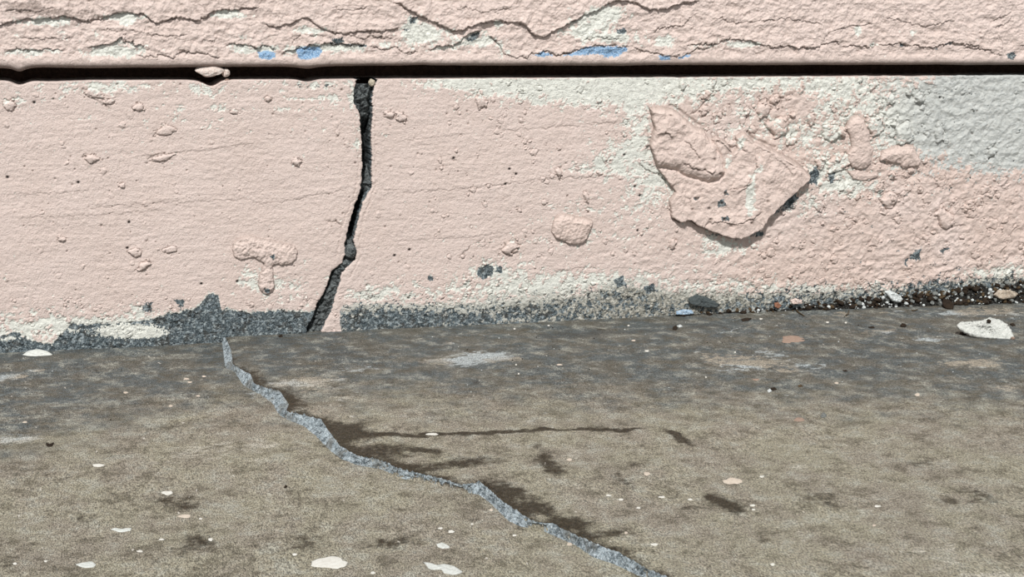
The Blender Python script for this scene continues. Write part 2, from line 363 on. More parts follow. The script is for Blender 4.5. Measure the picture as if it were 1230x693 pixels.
cr_ += f.weight([(470, 378, 70, 8, .35), (450, 388, 60, 10, .5), (730, 352, 30, 8, .3), (1200, 345, 50, 14, .2), (1110, 345, 40, 12, .3), (560, 384, 100, 7, .3)])
curl = np.abs(fbm(X, Z, 3.6, 3, 37, 0.6)); cr_ += 0.55*ss(0.12, 0.0, curl)*ss(-14, 2, dz)-0.12
cr_ -= 0.30*ss(-60, -20, X)*0+0.28*ss(190, 120, X); cr_ += 0.35*ss(8, 26, dz)*0
cr_ += 0.10
crm = ss(0.36, 0.78, cr_)
f.cement = np.maximum(cl*leftz, crm*rz)*(1-keep_pink)
f.primer = np.maximum(f.primer, ss(-3, 5, dz+2*clump)*rz)*(1-keep_pink)
f.primer = np.where((leftz > .5), np.maximum(f.primer, ss(-2.0, 0.5, left_m)*0.9)*(1-keep_pink), f.primer)
f.cold = np.maximum(f.cold, rz*ss(0, 10, dz)*0.6)
f.dirt = np.clip(rz*ss(-6, 8, dz+5*clump)*(0.35+0.55*ss(-40, 120, X)), 0, 1)
f.H -= 0.45*f.cement*(0.6+speck)
# isolated dark chips where cement shows
for pts in ([(575, 322), (585, 318), (594, 321), (592, 330), (580, 336), (573, 330)], [(596, 318), (604, 320), (602, 328), (596, 326)], [(512, 332), (518, 331), (522, 336), (516, 338)],
            [(736, 336), (748, 332), (752, 342), (742, 346)], [(772, 345), (784, 341), (790, 350), (776, 353)], [(973, 206), (981, 199), (985, 210), (980, 222), (970, 220)], [(996, 210), (1003, 207), (1001, 219), (996, 220)],
            [(170, 366), (182, 363), (183, 374), (172, 375)], [(209, 360), (222, 360), (217, 372)], [(248, 354), (262, 356), (264, 378), (250, 378)], [(1093, 305), (1106, 297), (1104, 312), (1094, 312)],
            [(1084, 315), (1092, 308), (1088, 320)], [(1128, 300), (1140, 297), (1132, 304)], [(940, 240), (955, 228), (958, 238), (946, 250)], [(905, 276), (918, 279), (916, 285), (908, 284)]):
    f.paint('cement', pts, 1.0, 0.5, 1.2)
# pinholes and dots of dirt
for _ in range(230):
    px, py = (random.uniform(0, 1230), random.uniform(98, 350)); x, z = W(px, py)
    r = random.choice((0.3, 0.35, 0.45, 0.6))
    I0 = int((z-f.z0)/ST); J0 = int((x-f.x0)/ST)
    sl = (slice(max(I0-3, 0), I0+4), slice(max(J0-3, 0), J0+4))
    g = np.exp(-((X[sl]-x)**2+(Z[sl]-z)**2)/(r*r)); f.H[sl] -= 0.8*g
    f.grime[sl] = np.maximum(f.grime[sl], random.uniform(0.2, 1.0)*g)
for (px, py) in ((94, 219), (9, 213), (153, 298), (285, 338), (242, 341), (474, 307), (607, 221), (763, 224), (769, 235), (766, 277), (545, 190), (620, 209), (612, 203), (686, 272), (750, 186), (155, 267), (1129, 104+13), (492, 300), (41, 123)):
    x, z = W(px, py); I0 = int((z-f.z0)/ST); J0 = int((x-f.x0)/ST); sl = (slice(I0-4, I0+5), slice(J0-4, J0+5))
    g = np.exp(-((X[sl]-x)**2/0.5+(Z[sl]-z)**2/0.4)); f.H[sl] -= 1.4*g; f.soot[sl] = np.maximum(f.soot[sl], np.clip(1.5*g, 0, 1))
# fine cracks in the paint
for pts, g in (([(388, 266), (396, 266), (404, 265), (410, 270), (414, 273)], 1.0), ([(863, 91), (859, 103), (856, 112), (846, 122), (838, 132), (826, 140)], 1.0), ([(766, 196), (775, 203), (790, 209), (798, 216), (803, 226)], 1.4),
               ([(541, 192), (550, 192)], .8), ([(1137, 270), (1148, 271), (1163, 270)], .7), ([(175, 292), (178, 285)], .6), ([(553, 307), (560, 301), (568, 293)], .7), ([(95, 107), (104, 113), (118, 122), (135, 131)], .4),
               ([(176, 192), (186, 186), (194, 185)], .7), ([(1210, 285), (1218, 275), (1228, 268)], .8), ([(1200, 310), (1204, 300), (1212, 293)], .8), ([(960, 208), (968, 214), (955, 224)], .8)):
    f.ledge(pts, 0.15, 2.0, g, 0.42, 0.95, warp=0.6)
for pts in ([(425, 95), (420, 110), (422, 128), (428, 150), (431, 190), (430, 215), (424, 240), (414, 262), (409, 285), (406, 300), (402, 312)], [(450, 112), (451, 150), (451, 200), (452, 222), (446, 238), (437, 262), (432, 285), (432, 310), (428, 322), (418, 335)]):
    f.ledge(pts, 0.2, 1.5, 0.5, 0.5, 0.12, warp=0.9)
# hollow with its shadow line painted in along the lower edge of the big plaster lump, bare cement below it
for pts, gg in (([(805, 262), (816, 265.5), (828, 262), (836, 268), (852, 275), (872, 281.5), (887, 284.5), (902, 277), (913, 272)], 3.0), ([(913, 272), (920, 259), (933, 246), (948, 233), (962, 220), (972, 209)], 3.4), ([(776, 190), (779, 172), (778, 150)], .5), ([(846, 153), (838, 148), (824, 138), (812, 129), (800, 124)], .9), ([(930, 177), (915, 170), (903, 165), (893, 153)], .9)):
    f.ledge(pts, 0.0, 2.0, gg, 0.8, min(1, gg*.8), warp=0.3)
f.soot = np.maximum(f.soot, 0.0)
f.cement = np.maximum(f.cement, 0.62*ss(0.3, 0.9, f.weight([(940, 243, 14, 9, .9), (930, 255, 12, 8, .7), (862, 282, 26, 4, .8), (905, 282, 10, 5, .8), (978, 212, 10, 9, .9), (950, 250, 10, 8, .6), (985, 255, 14, 8, .7), (975, 268, 14, 6, .6), (1190, 300, 8, 14, .5), (1205, 290, 12, 8, .5), (1215, 275, 10, 6, .4), (1100, 303, 9, 7, .8), (1120, 318, 12, 5, .7), (1150, 322, 14, 6, .8), (1060, 322, 12, 5, .6), (1035, 318, 8, 4, .6)])+0.35*speck))
# the crack itself
I = box_idx(X, Z, CRACK, 6); Xw = X[I]+0.9*fbm(X[I], Z[I], 2.4, 3, 61, 0.6); Zw = np.minimum(Z[I], 152)
din = np.full(X.shape, -9.0); din[I] = sdf(Xw, Zw, CRACK)
f.H -= 16*ss(-0.15, 1.3, din)+0.5*np.exp(-np.clip(-din, 0, 9)/0.9)
f.cement = np.maximum(f.cement, ss(-0.2, 0.25, din)); f.soot = np.maximum(f.soot, 0.75*ss(0.2, 0.9, din))  # shade inside the open crack painted near-black onto its walls
f.primer *= 1-ss(0, 0.3, din)
# chipped top edge
tz = 149.0+0.25*fbm(xs, xs*0, 12, 4, 71)
for (px, dd, ww) in ((23, 2.2, 8), (255, 2.6, 8), (248, 1.2, 12), (371, 1.4, 9), (60, .6, 20), (820, .3, 6), (1100, .4, 14)):
    tz -= dd*np.exp(-((xs-W(px, 95)[0])/(ww*PXW*1.1))**2)
prof_y = np.concatenate([np.zeros(nz), back]); nrm_y = np.concatenate([-np.ones(nz), np.linspace(-0.9, 0, 4), np.zeros(nb-4)])
nrm_z = np.concatenate([np.zeros(nz), np.linspace(0.3, 1, 4)*0.5, np.full(nb-4, 0.4)])
zrow = np.concatenate([zs, np.full(nb, 149.0)])
squash = np.interp(zrow, [-8, 135, 149], [0, 0, 1])
P = np.zeros(X.shape+(3,))
P[..., 0] = X; crk = ss(0, 0.5, din)
P[..., 1] = prof_y[:, None]+nrm_y[:, None]*f.H
P[..., 2] = zrow[:, None]+squash[:, None]*(tz-149.0)[None, :]+nrm_z[:, None]*f.H*(1-crk)
keepv = din < 1.9
kq = keepv[:-1, :-1] & keepv[1:, :-1] & keepv[:-1, 1:] & keepv[1:, 1:]
xmid = np.interp(Zc[:, 0], CR_MID[::-1, 1], CR_MID[::-1, 0])
isl = (X < xmid[:, None])[:-1, :-1]
mk = f.masks()
BL = tag(grid_mesh('baseboard_left', P*MM, kq & isl, M_WALL, mk), 'pink painted masonry skirting left of the open crack', kind='structure')
BR = tag(grid_mesh('baseboard_right', P*MM, kq & ~isl, M_WALL, mk), 'pink painted masonry skirting right of the open crack, with flaking plaster', kind='structure')

# ================================================================== UPPER WALL
ST2 = 0.34
zt0 = 157.0
zs2 = np.arange(260, zt0+2.0, -ST2)[::-1]
ang = np.linspace(0, math.pi/2, 12)[1:]
xs2 = np.arange(-372, 455, ST2)
lip_r = 3.4
bz = [zt0+0.0+lip_r*(1-math.sin(a))-0.0 for a in ang]; by = [lip_r*(1-math.cos(a)) for a in ang]
backs = np.cumsum([0.6, 0.8, 1.2, 1.8, 3, 4, 6, 8, 8])
zs2 = np.arange(zt0+lip_r, 288, ST2)
rows_z = np.concatenate([[zt0]*len(backs), bz[::-1], zs2]); rows_y = np.concatenate([(lip_r+backs)[::-1], by[::-1], zs2*0])
ny = np.concatenate([[0]*len(backs), -np.cos(ang)[::-1], -np.ones(len(zs2))]); nzv = np.concatenate([[-1]*len(backs), -np.sin(ang)[::-1], zs2*0])
vparam = np.concatenate([(zt0-2-backs)[::-1], [zt0+lip_r-lip_r*a for a in ang[::-1]], zs2])
X, Z = np.meshgrid(xs2, vparam)
u = Field(X, Z); u.step, u.x0, u.z0 = ST2, xs2[0], vparam[0]
lipz = W(600, 69)[1]                        # above it the rough coat, below it the smooth lip
rough = ss(lipz-2, lipz+2, Z)
u.H += 0.5*fbm(X, Z*0+1, 70, 2, 81)+0.9*fbm(X, Z, 26, 3, 82)*rough+1.0*fbm(X, Z, 6, 4, 83, 0.65)*(0.25+rough)+0.8*rough*ridge(X+3*fbm(X, Z, 9, 2, 86), Z*1.6, 11, 3, 84)
u.H += 0.8*ss(lipz+3, lipz-1, Z)*(1-ss(zt0+2, zt0-2, Z))
L1 = [(-60, 30), (0, 30), (12, 28), (30, 23), (57, 23), (75, 19), (88, 22), (100, 26), (118, 23), (133, 18), (140, 15), (155, 16), (172, 16), (180, 23), (188, 27), (198, 25), (210, 21), (222, 22), (234, 26), (244, 21), (255, 15), (268, 11), (285, 12), (297, 9), (313, 9)]
L2 = [(315, 25), (322, 31), (333, 32), (347, 30), (362, 22), (370, 22), (378, 28), (385, 33), (400, 40), (415, 41), (430, 38), (440, 36), (455, 38), (470, 36), (482, 34)]
L3 = [(472, 3), (482, 6), (495, 14), (510, 22), (520, 26), (535, 33), (548, 37), (557, 35), (570, 30), (585, 27), (600, 25), (612, 26), (625, 28), (632, 33), (638, 40), (645, 44), (655, 44), (663, 38), (680, 30), (695, 22), (712, 14), (725, 7), (735, 2), (745, 0), (760, 3), (770, 8), (780, 12), (795, 11), (815, 5), (840, 1)]
for Lx, h in ((L1, 1.9), (L2, 1.5), (L3, 2.4)):
    u.ledge(Lx, h, 12, 1.2, 0.32, 0.55, below=0.5, under=0.0, warp=0.7)
for Lx, h, un in (([(103, 56), (118, 55), (130, 53), (138, 51), (145, 46), (148, 51), (160, 48), (163, 54), (176, 54)], 1.6, 1), ([(269, 52), (278, 54), (290, 53), (300, 56), (308, 57), (316, 54), (325, 57), (333, 63)], 1.5, 1),
                  ([(335, 65), (345, 62), (357, 57), (375, 55), (383, 54), (392, 51), (400, 53), (410, 52), (425, 54), (441, 54)], 1.7, 1), ([(513, 60), (522, 57), (532, 55), (545, 55), (553, 50), (560, 42), (566, 38), (573, 37), (580, 37)], 2.0, 1),
                  ([(583, 41), (590, 44), (598, 52), (603, 58), (606, 65)], 1.0, 0), ([(350, 60), (352, 50), (360, 42), (380, 42), (402, 47)], .5, 0), ([(415, 42), (425, 44), (433, 47), (445, 44), (462, 46), (475, 48)], .8, 0),
                  ([(0, 62), (10, 62), (20, 59), (27, 61), (40, 60), (60, 59), (80, 61)], .8, 1), ([(160, 66), (175, 67), (190, 66), (205, 68), (215, 65), (222, 62), (235, 64), (250, 65), (262, 68), (268, 65)], .8, 0),
                  ([(440, 56), (452, 58), (462, 60), (475, 57), (483, 63), (495, 64), (505, 60)], .7, 0), ([(600, 58), (606, 65), (620, 69), (632, 68), (645, 64), (658, 62), (668, 67), (680, 64), (695, 60), (712, 55), (735, 55), (757, 56)], .9, 0),
                  ([(758, 57), (775, 62), (790, 65), (805, 68), (820, 67), (830, 63), (836, 59), (855, 58)], .8, 0), ([(783, 42), (790, 34), (805, 33), (820, 30), (826, 24), (834, 19)], .9, 0), ([(820, 54), (845, 53), (862, 53), (872, 48), (885, 47), (898, 49), (912, 53)], 1.2, .6),
                  ([(900, 50), (912, 53), (925, 56), (945, 56), (970, 58), (982, 56), (993, 51), (1001, 50), (1010, 56)], 1.4, 0), ([(1010, 56), (1025, 55), (1035, 56), (1055, 54)], 1.2, 0), ([(1055, 54), (1072, 54), (1080, 50), (1086, 55), (1100, 54), (1110, 58), (1122, 56), (1134, 54), (1143, 50), (1152, 53), (1165, 54), (1180, 56)], 1.4, 0),
                  ([(1155, 57), (1175, 58), (1190, 62), (1205, 67)], 1.0, 0), ([(1157, 38), (1160, 43), (1161, 51)], .3, 0), ([(1190, 28), (1200, 20), (1210, 18), (1216, 12)], .7, 0), ([(1190, 35), (1205, 30), (1212, 25), (1216, 16)], .5, 0), ([(1203, 62), (1204, 50), (1196, 42)], .8, 0),
                  ([(985, 54), (992, 42), (1010, 33), (1030, 30), (1050, 28)], .6, 0), ([(900, 62), (915, 64)], .4, 0), ([(1224, 53), (1230, 57), (1260, 60)], 1.0, 0), ([(240, 55), (246, 49), (256, 52), (262, 44)], .5, 0), ([(120, 35), (160, 38), (200, 44), (230, 41)], .4, 0),
                  ([(20, 45), (50, 48), (90, 44)], .5, 0), ([(540, 8), (580, 14), (620, 10)], .4, 0), ([(850, 20), (890, 28), (940, 22), (990, 30)], .6, 0), ([(1060, 20), (1110, 32), (1150, 24)], .6, 0), ([(395, 8), (420, 14), (445, 8)], .5, 0), ([(0, 12), (40, 14), (70, 8)], .6, 0), ([(690, 50), (720, 45), (750, 47)], .5, 0)):
    u.ledge(Lx, h*1.1, 8, 1.3*min(1, h+.1), 0.27, 0.25+0.5*min(1, h), under=un, warp=0.9)
scatter_bumps(u, 500, (0, 0, 1230, 62), 0.6, 3.0, 0.3, 0.9, 0.2)
scatter_bumps(u, 160, (0, -100, 1230, 0), 0.8, 3.5, 0.3, 0.9, 0.2)
wg = u.weight([(40, 26, 20, 5, .8), (75, 26, 18, 7, .7), (20, 40, 8, 8, .5), (152, 25, 8, 8, 1.0), (145, 20, 30, 5, .7), (118, 42, 6, 6, .6), (75, 42, 8, 5, .5), (275, 18, 20, 5, 1.1), (285, 44, 12, 4, .5), (370, 36, 22, 5, .9), (395, 58, 60, 5, .9), (300, 60, 24, 5, .8), (140, 62, 34, 6, 1.2),
               (510, 42, 28, 13, 1.0), (495, 30, 12, 12, .6), (575, 50, 24, 9, 1.0), (605, 60, 10, 8, .6), (720, 22, 30, 10, .9), (700, 40, 30, 12, .8), (745, 45, 30, 8, .8), (730, 12, 25, 6, .7), (600, 30, 10, 5, .8), (800, 48, 12, 8, .9), (790, 55, 20, 4, .4), (885, 53, 20, 4, .9), (905, 53, 12, 3, .9),
               (1030, 37, 6, 6, 1.2), (1095, 40, 6, 4, .7), (465, 52, 18, 5, .5), (1050, 54, 8, 3, .8), (25, 62, 20, 3, .8), (860, 40, 12, 6, .3)])
u.dull = 0.25+0*X
u.primer = np.maximum(u.primer, ss(0.3, 0.8, wg+0.8*fbm(X, Z, 5, 4, 91, 0.6)+.4*fbm(X, Z, 1.8, 3, 92)))*ss(zt0+1, zt0+3, Z)
u.H -= 0.3*u.primer
for pts in ([(310, 63), (318, 60), (331, 63), (331, 68), (322, 71), (311, 69)], [(355, 59), (362, 56), (384, 56), (388, 60), (384, 66), (372, 70), (358, 69)], [(640, 66), (650, 62), (662, 64), (664, 67), (650, 68)],
            [(676, 67), (690, 62), (704, 56), (725, 55), (755, 57), (752, 62), (738, 68), (726, 68), (718, 64), (700, 66)], [(790, 66), (804, 67), (804, 71), (793, 72)], [(812, 68), (828, 65), (829, 67), (815, 70)]):
    u.paint('blue', pts, 1.0, 0.4, 0.8)
for pts in ([(740, 36), (748, 32), (753, 37), (748, 42), (740, 41)], [(396, 46), (412, 45), (414, 51), (400, 52)], [(393, 50), (425, 53), (424, 55), (398, 54)], [(430, 54), (442, 53), (440, 57), (432, 57)], [(560, 46), (568, 40), (577, 38), (576, 45), (568, 50), (561, 50)], [(492, 20), (502, 20), (500, 27), (492, 30)], [(484, 35), (492, 34), (489, 38)],
            [(1208, 64), (1216, 61), (1221, 66), (1216, 71), (1209, 69)], [(1082, 50), (1086, 55), (1080, 56)], [(1134, 53), (1143, 49), (1146, 52), (1136, 55)], [(1122, 56), (1126, 59), (1124, 60)]):
    u.paint('cement', pts, 0.8, 0.4, 0.6)
gw_ = u.weight([(20, 8, 30, 9, .7), (40, 8, 10, 6, .6), (70, 14, 30, 5, .5), (150, 10, 45, 5, .5), (240, 12, 25, 5, .5), (110, 20, 40, 5, .4), (400, 30, 60, 8, .3), (450, 40, 40, 6, .4), (835, 25, 10, 25, .35), (310, 12, 20, 6, .3)])
u.grime = np.maximum(u.grime, ss(0.35, 0.75, gw_+0.7*fbm(X, Z, 3, 4, 95, 0.65))*0.55)
# dirt and painted-in shade along the underside of the lip
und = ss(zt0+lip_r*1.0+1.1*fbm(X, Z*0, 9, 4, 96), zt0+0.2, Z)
u.grime = np.maximum(u.grime, und*0.85); u.soot = np.maximum(u.soot, ss(zt0-1, zt0-5, Z))  # shadow of the gap painted near-black behind the lip
wav = 0.35*fbm(xs2, xs2*0, 18, 4, 99)+np.interp(xs2, [W(0, 82)[0], W(600, 78)[0], W(1230, 78)[0]], [-1.1, -0.4, -0.9])
for (px, dd, ww) in ((23, -1.7, 7), (60, .3, 15), (370, -1.1, 12), (255, .2, 10), (500, .3, 40)):
    wav += dd*np.exp(-((xs2-W(px, 82)[0])/(ww*PXW))**2)
fade = np.interp(rows_z, [zt0, zt0+8], [1, 0])
P = np.zeros(X.shape+(3,)); P[..., 0] = X
P[..., 1] = rows_y[:, None]+ny[:, None]*u.H
P[..., 2] = rows_z[:, None]+fade[:, None]*wav[None, :]+nzv[:, None]*u.H*0.6
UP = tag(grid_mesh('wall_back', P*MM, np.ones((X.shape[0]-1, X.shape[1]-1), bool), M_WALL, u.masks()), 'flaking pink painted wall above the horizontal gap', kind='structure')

# ================================================================== MASONRY BEHIND THE GAP AND THE CRACK
xc = np.arange(-372, 455, 1.5); zc = np.arange(-8, 200, 1.5); X, Z = np.meshgrid(xc, zc)
P = np.stack([X, 27+2.0*fbm(X, Z, 12, 4, 101), Z], -1)
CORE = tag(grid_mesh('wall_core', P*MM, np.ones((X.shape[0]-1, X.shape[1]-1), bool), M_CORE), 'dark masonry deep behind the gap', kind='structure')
x0, x1 = W(345, 380)[0], W(470, 90)[0]
xm = np.arange(x0, x1, 0.4); zm = np.arange(-6, 152, 0.4); X, Z = np.meshgrid(xm, np.minimum(zm, 146.5))
xl = np.interp(Z, Wp(CR_L)[::-1, 1], Wp(CR_L)[::-1, 0]); xr = np.interp(Z, Wp(CR_R)[::-1, 1], Wp(CR_R)[::-1, 0])
t = np.clip((X-xl)/(xr-xl), -1, 2)
zk = [W(400, p)[1] for p in (415, 395, 360, 330, 318, 312, 300, 290, 280, 250, 238, 222, 205, 190, 160, 140, 120, 105, 96, 90)]
yk = [5, 3.5, 2.2, 2.0, 1.5, 3, 1.2, 4.5, 17, 17, 12, 6, 15, 20, 18, 7, 2.6, 1.8, 1.4, 2.5]
yb = np.interp(Z, zk, yk)
low = ss(W(400, 312)[1], W(400, 330)[1], Z)
yb = yb+np.where(Z < W(400, 322)[1], 5.0*ss(0.42, 0.0, t+0.3*fbm(X, Z, 5, 3, 105)), 0)+np.where(Z > W(440, 160)[1], 4*ss(0.72, 1.0, t), 0)
yb = yb-np.where((Z > W(440, 232)[1]) & (Z < W(440, 200)[1]), 4*ss(0.5, 0.9, t), 0)
yb = yb+3.4*fbm(X, Z, 5, 4, 107, 0.65)-2.2*np.abs(fbm(X, Z, 2.4, 3, 108))
MORT = grid_mesh('mortar_filling', np.stack([X, np.maximum(yb, 0.4), Z], -1)*MM, np.ones((X.shape[0]-1, X.shape[1]-1), bool), M_MORTAR, parent=CORE)
MORT['label'] = 'rough grey mortar seen inside the crack'

# ================================================================== PLASTER LUMPS ON THE SKIRTING
def lump(name, pts, hfun, parent, label=None, edge=1.2, lean=0.35, res=0.32, cement=(), primer=0.0, soot=(), warp=0.5, seed=0):
    p = Wp(pts); lo, hi = p.min(0)-2, p.max(0)+2
    xs_ = np.arange(lo[0], hi[0], res); zs_ = np.arange(lo[1], hi[1], res); X, Z = np.meshgrid(xs_, zs_)
    g = Field(X, Z); g.step, g.x0, g.z0 = res, xs_[0], zs_[0]
    d = sdf(X+warp*fbm(X, Z, 2.4, 3, 111+seed), Z+warp*fbm(X, Z, 2.4, 3, 113+seed), p)
    g.dull += 0.25 if parent.name == 'baseboard_left' else 0.45
    H = hfun(X, Z, d, g)
    prof = np.sqrt(np.clip(1-(1-np.clip(d/edge, 0, 1))**2, 0, 1))
    h = H*prof-2.0*ss(0.05, -0.7, d)+g.H
    for c in cement: g.paint('cement', c, 1, .3, .7)
    g.primer = np.maximum(g.primer, ss(0.4, 0.6, primer+0.8*fbm(X, Z, 4, 4, 117+seed)))
    g.grime = np.maximum(g.grime, np.maximum(0.95*ss(0.25, -0.3, d), 0.38*ss(1.2, 0.1, d+0.5*fbm(X, Z, 2, 3, 119))))  # browner band along the edge of the lump
    P = np.stack([X, -h, Z-lean*np.clip(h, 0, 9)*ss(5, 0, d)], -1)
    kv = d > -0.9; kq = kv[:-1, :-1] & kv[1:, :-1] & kv[:-1, 1:] & kv[1:, 1:]
    o = grid_mesh(name, P*MM, kq, M_WALL, g.masks(), parent)
    if label: o['label'] = label
    return o
wedge = [(779.5, 128), (796, 127), (812, 132), (822, 141), (835, 151.5), (845.7, 155.5), (851, 166), (860, 162), (871.7, 168.4), (878, 180), (883.4, 175), (882, 162), (892.5, 155.5), (903, 167), (915.8, 172), (931.4, 179), (947, 188), (960, 195.7), (971, 207.4), (960, 219), (947, 231), (931.4, 245), (918.4, 258),
         (912, 271), (900, 275), (887.3, 282.7), (871.7, 280), (851, 273.6), (835, 267), (827.5, 260.6), (815.8, 264.5), (805.5, 259), (803, 240), (810.6, 229.5), (799, 214), (788.6, 201), (784.7, 188), (779.5, 172), (784.7, 153)]
mass = Wp([(776, 126), (796, 124), (812, 131), (824, 143), (836, 153), (846, 160), (856, 174), (864, 192), (868, 206), (861, 213), (848, 217), (838, 213), (824, 210), (812, 203), (800, 199), (788, 198), (780, 178), (782, 153)])
def H_big(X, Z, d, g):
    xa, za = W(800, 150); xb, zb = W(925, 262)
    tt = ((X-xa)*(xb-xa)+(Z-za)*(zb-za))/((xb-xa)**2+(zb-za)**2)
    H = 1.6+4.4*ss(0.1, 1.0, tt)
    dm = sdf(X+0.8*fbm(X, Z, 4, 3, 121), Z+0.8*fbm(X, Z, 4, 3, 122), mass)
    H += 3.2*np.sqrt(ss(-0.3, 6, dm))-1.0*np.exp(-((dm+0.8)/0.9)**2)
    H += 1.6*fbm(X, Z, 14, 3, 124)+0.9*fbm(X, Z, 5, 4, 125, 0.6)+0.7*ridge(X+2*fbm(X, Z, 6, 2, 127), Z, 9, 3, 126)
    for pts, h, fall, gr in (([(785, 158), (793, 158), (800, 160), (806, 167)], .8, 3, .9), ([(817, 165), (824, 172), (832, 182), (840, 192)], .7, 3, .6), ([(815, 195), (828, 200), (838, 203), (850, 206), (858, 205)], .9, 4, .8), ([(787, 200), (800, 202), (812, 204)], .5, 3, .5),
                             ([(856, 172), (862, 164), (868, 170), (876, 180), (878, 186)], .8, 3, .6), ([(905, 185), (905, 200), (900, 212), (893, 222), (880, 226), (868, 230)], 1.0, 5, .7), ([(880, 232), (892, 224), (900, 216)], .5, 3, .5), ([(818, 232), (828, 240), (824, 250)], .4, 3, .4),
                             ([(840, 268), (860, 264), (880, 268), (900, 262), (912, 250)], .8, 3, .6), ([(925, 186), (940, 198), (948, 212)], .4, 4, .3), ([(885, 165), (890, 178), (900, 186)], .8, 3, .5)):
        g.ledge(pts, h*1.5, fall, gr*1.3, 0.42, 0.5, warp=0.8)
    for (px, py) in ((803, 137), (855, 190), (861, 207), (843, 202), (835, 203), (834, 237), (868, 231), (864, 243), (849, 249), (866, 262), (850, 262), (918, 240), (899, 266), (829, 250)):
        x, z = W(px, py); q = np.exp(-((X-x)**2/1.6+(Z-z)**2/0.7)); g.H -= 0.9*q; g.grime = np.maximum(g.grime, q*0.9)
    g.primer = ss(0.45, 0.6, g.weight([(895, 230), (870, 195)] and [(897, 235, 8, 30, .9), (872, 192, 7, 12, .7), (908, 200, 6, 12, .6), (888, 168, 6, 9, .9)])+0.6*fbm(X, Z, 3, 4, 130))
    return H
lump('plaster_lump', wedge, H_big, BR, 'large peeling wedge of pink plaster with a rounded mass at its left', edge=1.3, lean=0.5,
     cement=([(858, 240), (866, 238), (869, 246), (860, 248)], [(830, 236), (838, 236), (837, 239), (831, 239)], [(866, 229), (870, 227), (872, 232), (867, 233)], [(846, 248), (850, 248), (850, 251)], [(862, 259), (870, 258), (872, 263), (864, 264)]))
dome = lambda h, n=0.4: (lambda X, Z, d, g: h*(0.55+0.45*ss(0, 5, d))+n*fbm(X, Z, 4, 4, 133)+n*0.6*fbm(X, Z, 1.6, 3, 134))
lump('plaster_lump', [(665, 263), (670, 258), (676, 255.5), (688, 258), (697, 260), (705, 261), (711.5, 264), (712, 269), (709, 276), (706, 284), (700, 291), (693, 293), (684, 292.5), (674, 288), (666, 285), (662, 277), (663, 269)], dome(2.8, .9), BR, 'small rounded lump of pink plaster', edge=1.6, lean=0.5, seed=1)
lump('plaster_lump', [(1022, 140), (1030, 137), (1037, 142), (1044, 158), (1045, 172), (1049, 178), (1047, 186), (1046, 195), (1040, 201), (1031, 203), (1022, 200), (1017, 192), (1017, 183), (1022, 175), (1020, 163), (1015, 152)], dome(3.4, .6), BR, 'bulb-shaped drip of pink plaster', edge=2.0, lean=0.4, seed=2)
lump('plaster_lump', [(1060, 180), (1075, 174), (1088, 173), (1097, 174), (1101, 184), (1106, 192), (1103, 198), (1092, 200), (1083, 202), (1080, 196), (1068, 194), (1056, 192), (1057, 185)], dome(3.2, .8), BR, 'oblong knob of pink plaster', edge=1.6, lean=0.45, seed=3)
lump('plaster_lump', [(1018, 206), (1030, 203), (1045, 207), (1054, 205), (1055, 212), (1045, 215), (1035, 217), (1024, 215)], dome(1.8, .4), BR, 'thin sliver of pink plaster', edge=1.2, seed=4)
lump('plaster_lump', [(280, 293), (284, 287), (292, 284), (302, 283), (313, 286), (322, 288), (332, 290), (344, 292), (354, 295), (357.5, 302), (356, 311), (348, 317), (340, 319), (333, 317), (328, 318), (328, 328), (330, 342), (328, 350), (321, 353.5), (313, 350), (310, 342), (312, 328), (317, 316), (311, 313), (305, 309), (298, 310), (288, 312), (281, 308), (278.5, 300)], dome(1.9, 1.0), BL,
     'mushroom-shaped lump of pink plaster', edge=1.2, lean=0.3, seed=5, cement=([(317, 345), (325, 345), (323, 351), (318, 350)], [(322, 307), (330, 305), (328, 311)]))
lump('plaster_lump', [(868, 128), (872, 124), (878, 127), (880, 134), (876, 142), (870, 140), (866, 134)], dome(.6, .3), BR, edge=1.2, seed=6)
lump('plaster_lump', [(605, 290), (612, 289), (620, 296), (623, 302), (616, 304), (607, 297)], dome(1.0, .4), BR, edge=1.3, seed=7)

# ================================================================== FLOOR: two slabs at different heights
STEP = 3.4
TOPE = [(268.5, 398), (271, 406), (277, 419), (280, 438), (301, 450), (305, 460.5), (323, 467), (336, 469.6), (346.5, 485), (342.6, 494), (362, 498), (385.5, 503.4), (393, 515), (408.8, 536), (428.4, 547), (459, 553.5), (479.8, 563.8), (505.4, 569), (531, 575.3), (554, 583), (577.4, 579.2), (590, 589.5), (600, 600), (615.4, 610), (638.5, 625.4), (664.2, 629.3), (687.3, 640.8), (710.4, 651), (743.8, 664), (774.6, 682), (803, 693), (835, 712), (880, 735)]
BOTE = [(260, 402), (266.5, 408.6), (269, 426.8), (270.6, 442), (281.6, 446), (293, 463), (312.7, 473.5), (327, 484), (335, 498), (344, 503.4), (364.7, 511), (377.7, 521.6), (395.8, 541), (410, 552.2), (428.4, 558.7), (459, 563.8), (484.9, 575.3), (500.3, 576.6), (531, 584.3), (551.7, 589.5), (574.8, 594), (590.2, 605), (610, 625), (625.7, 633), (646.2, 634.4), (671.9, 646), (692.5, 655), (713, 669), (738.7, 677), (764.4, 689.6), (780, 696), (815, 716), (860, 740)]
TE = Gp(TOPE); BE = Gp(BOTE, -STEP*MM)
TE[0] = (TE[1][0], 6); BE[0] = (BE[1][0], 6)
FX, FY = 0.55, 0.75
xf = np.arange(-372, 455, FX); yf = np.arange(-455, 8, FY); X, Y = np.meshgrid(xf, yf)
FARP = np.vstack([TE, [(420, TE[-1][1]), (420, 20), (TE[0][0], 20)]])
NEARP = np.vstack([BE, [(-400, BE[-1][1]), (-400, 20), (BE[0][0], 20)]])
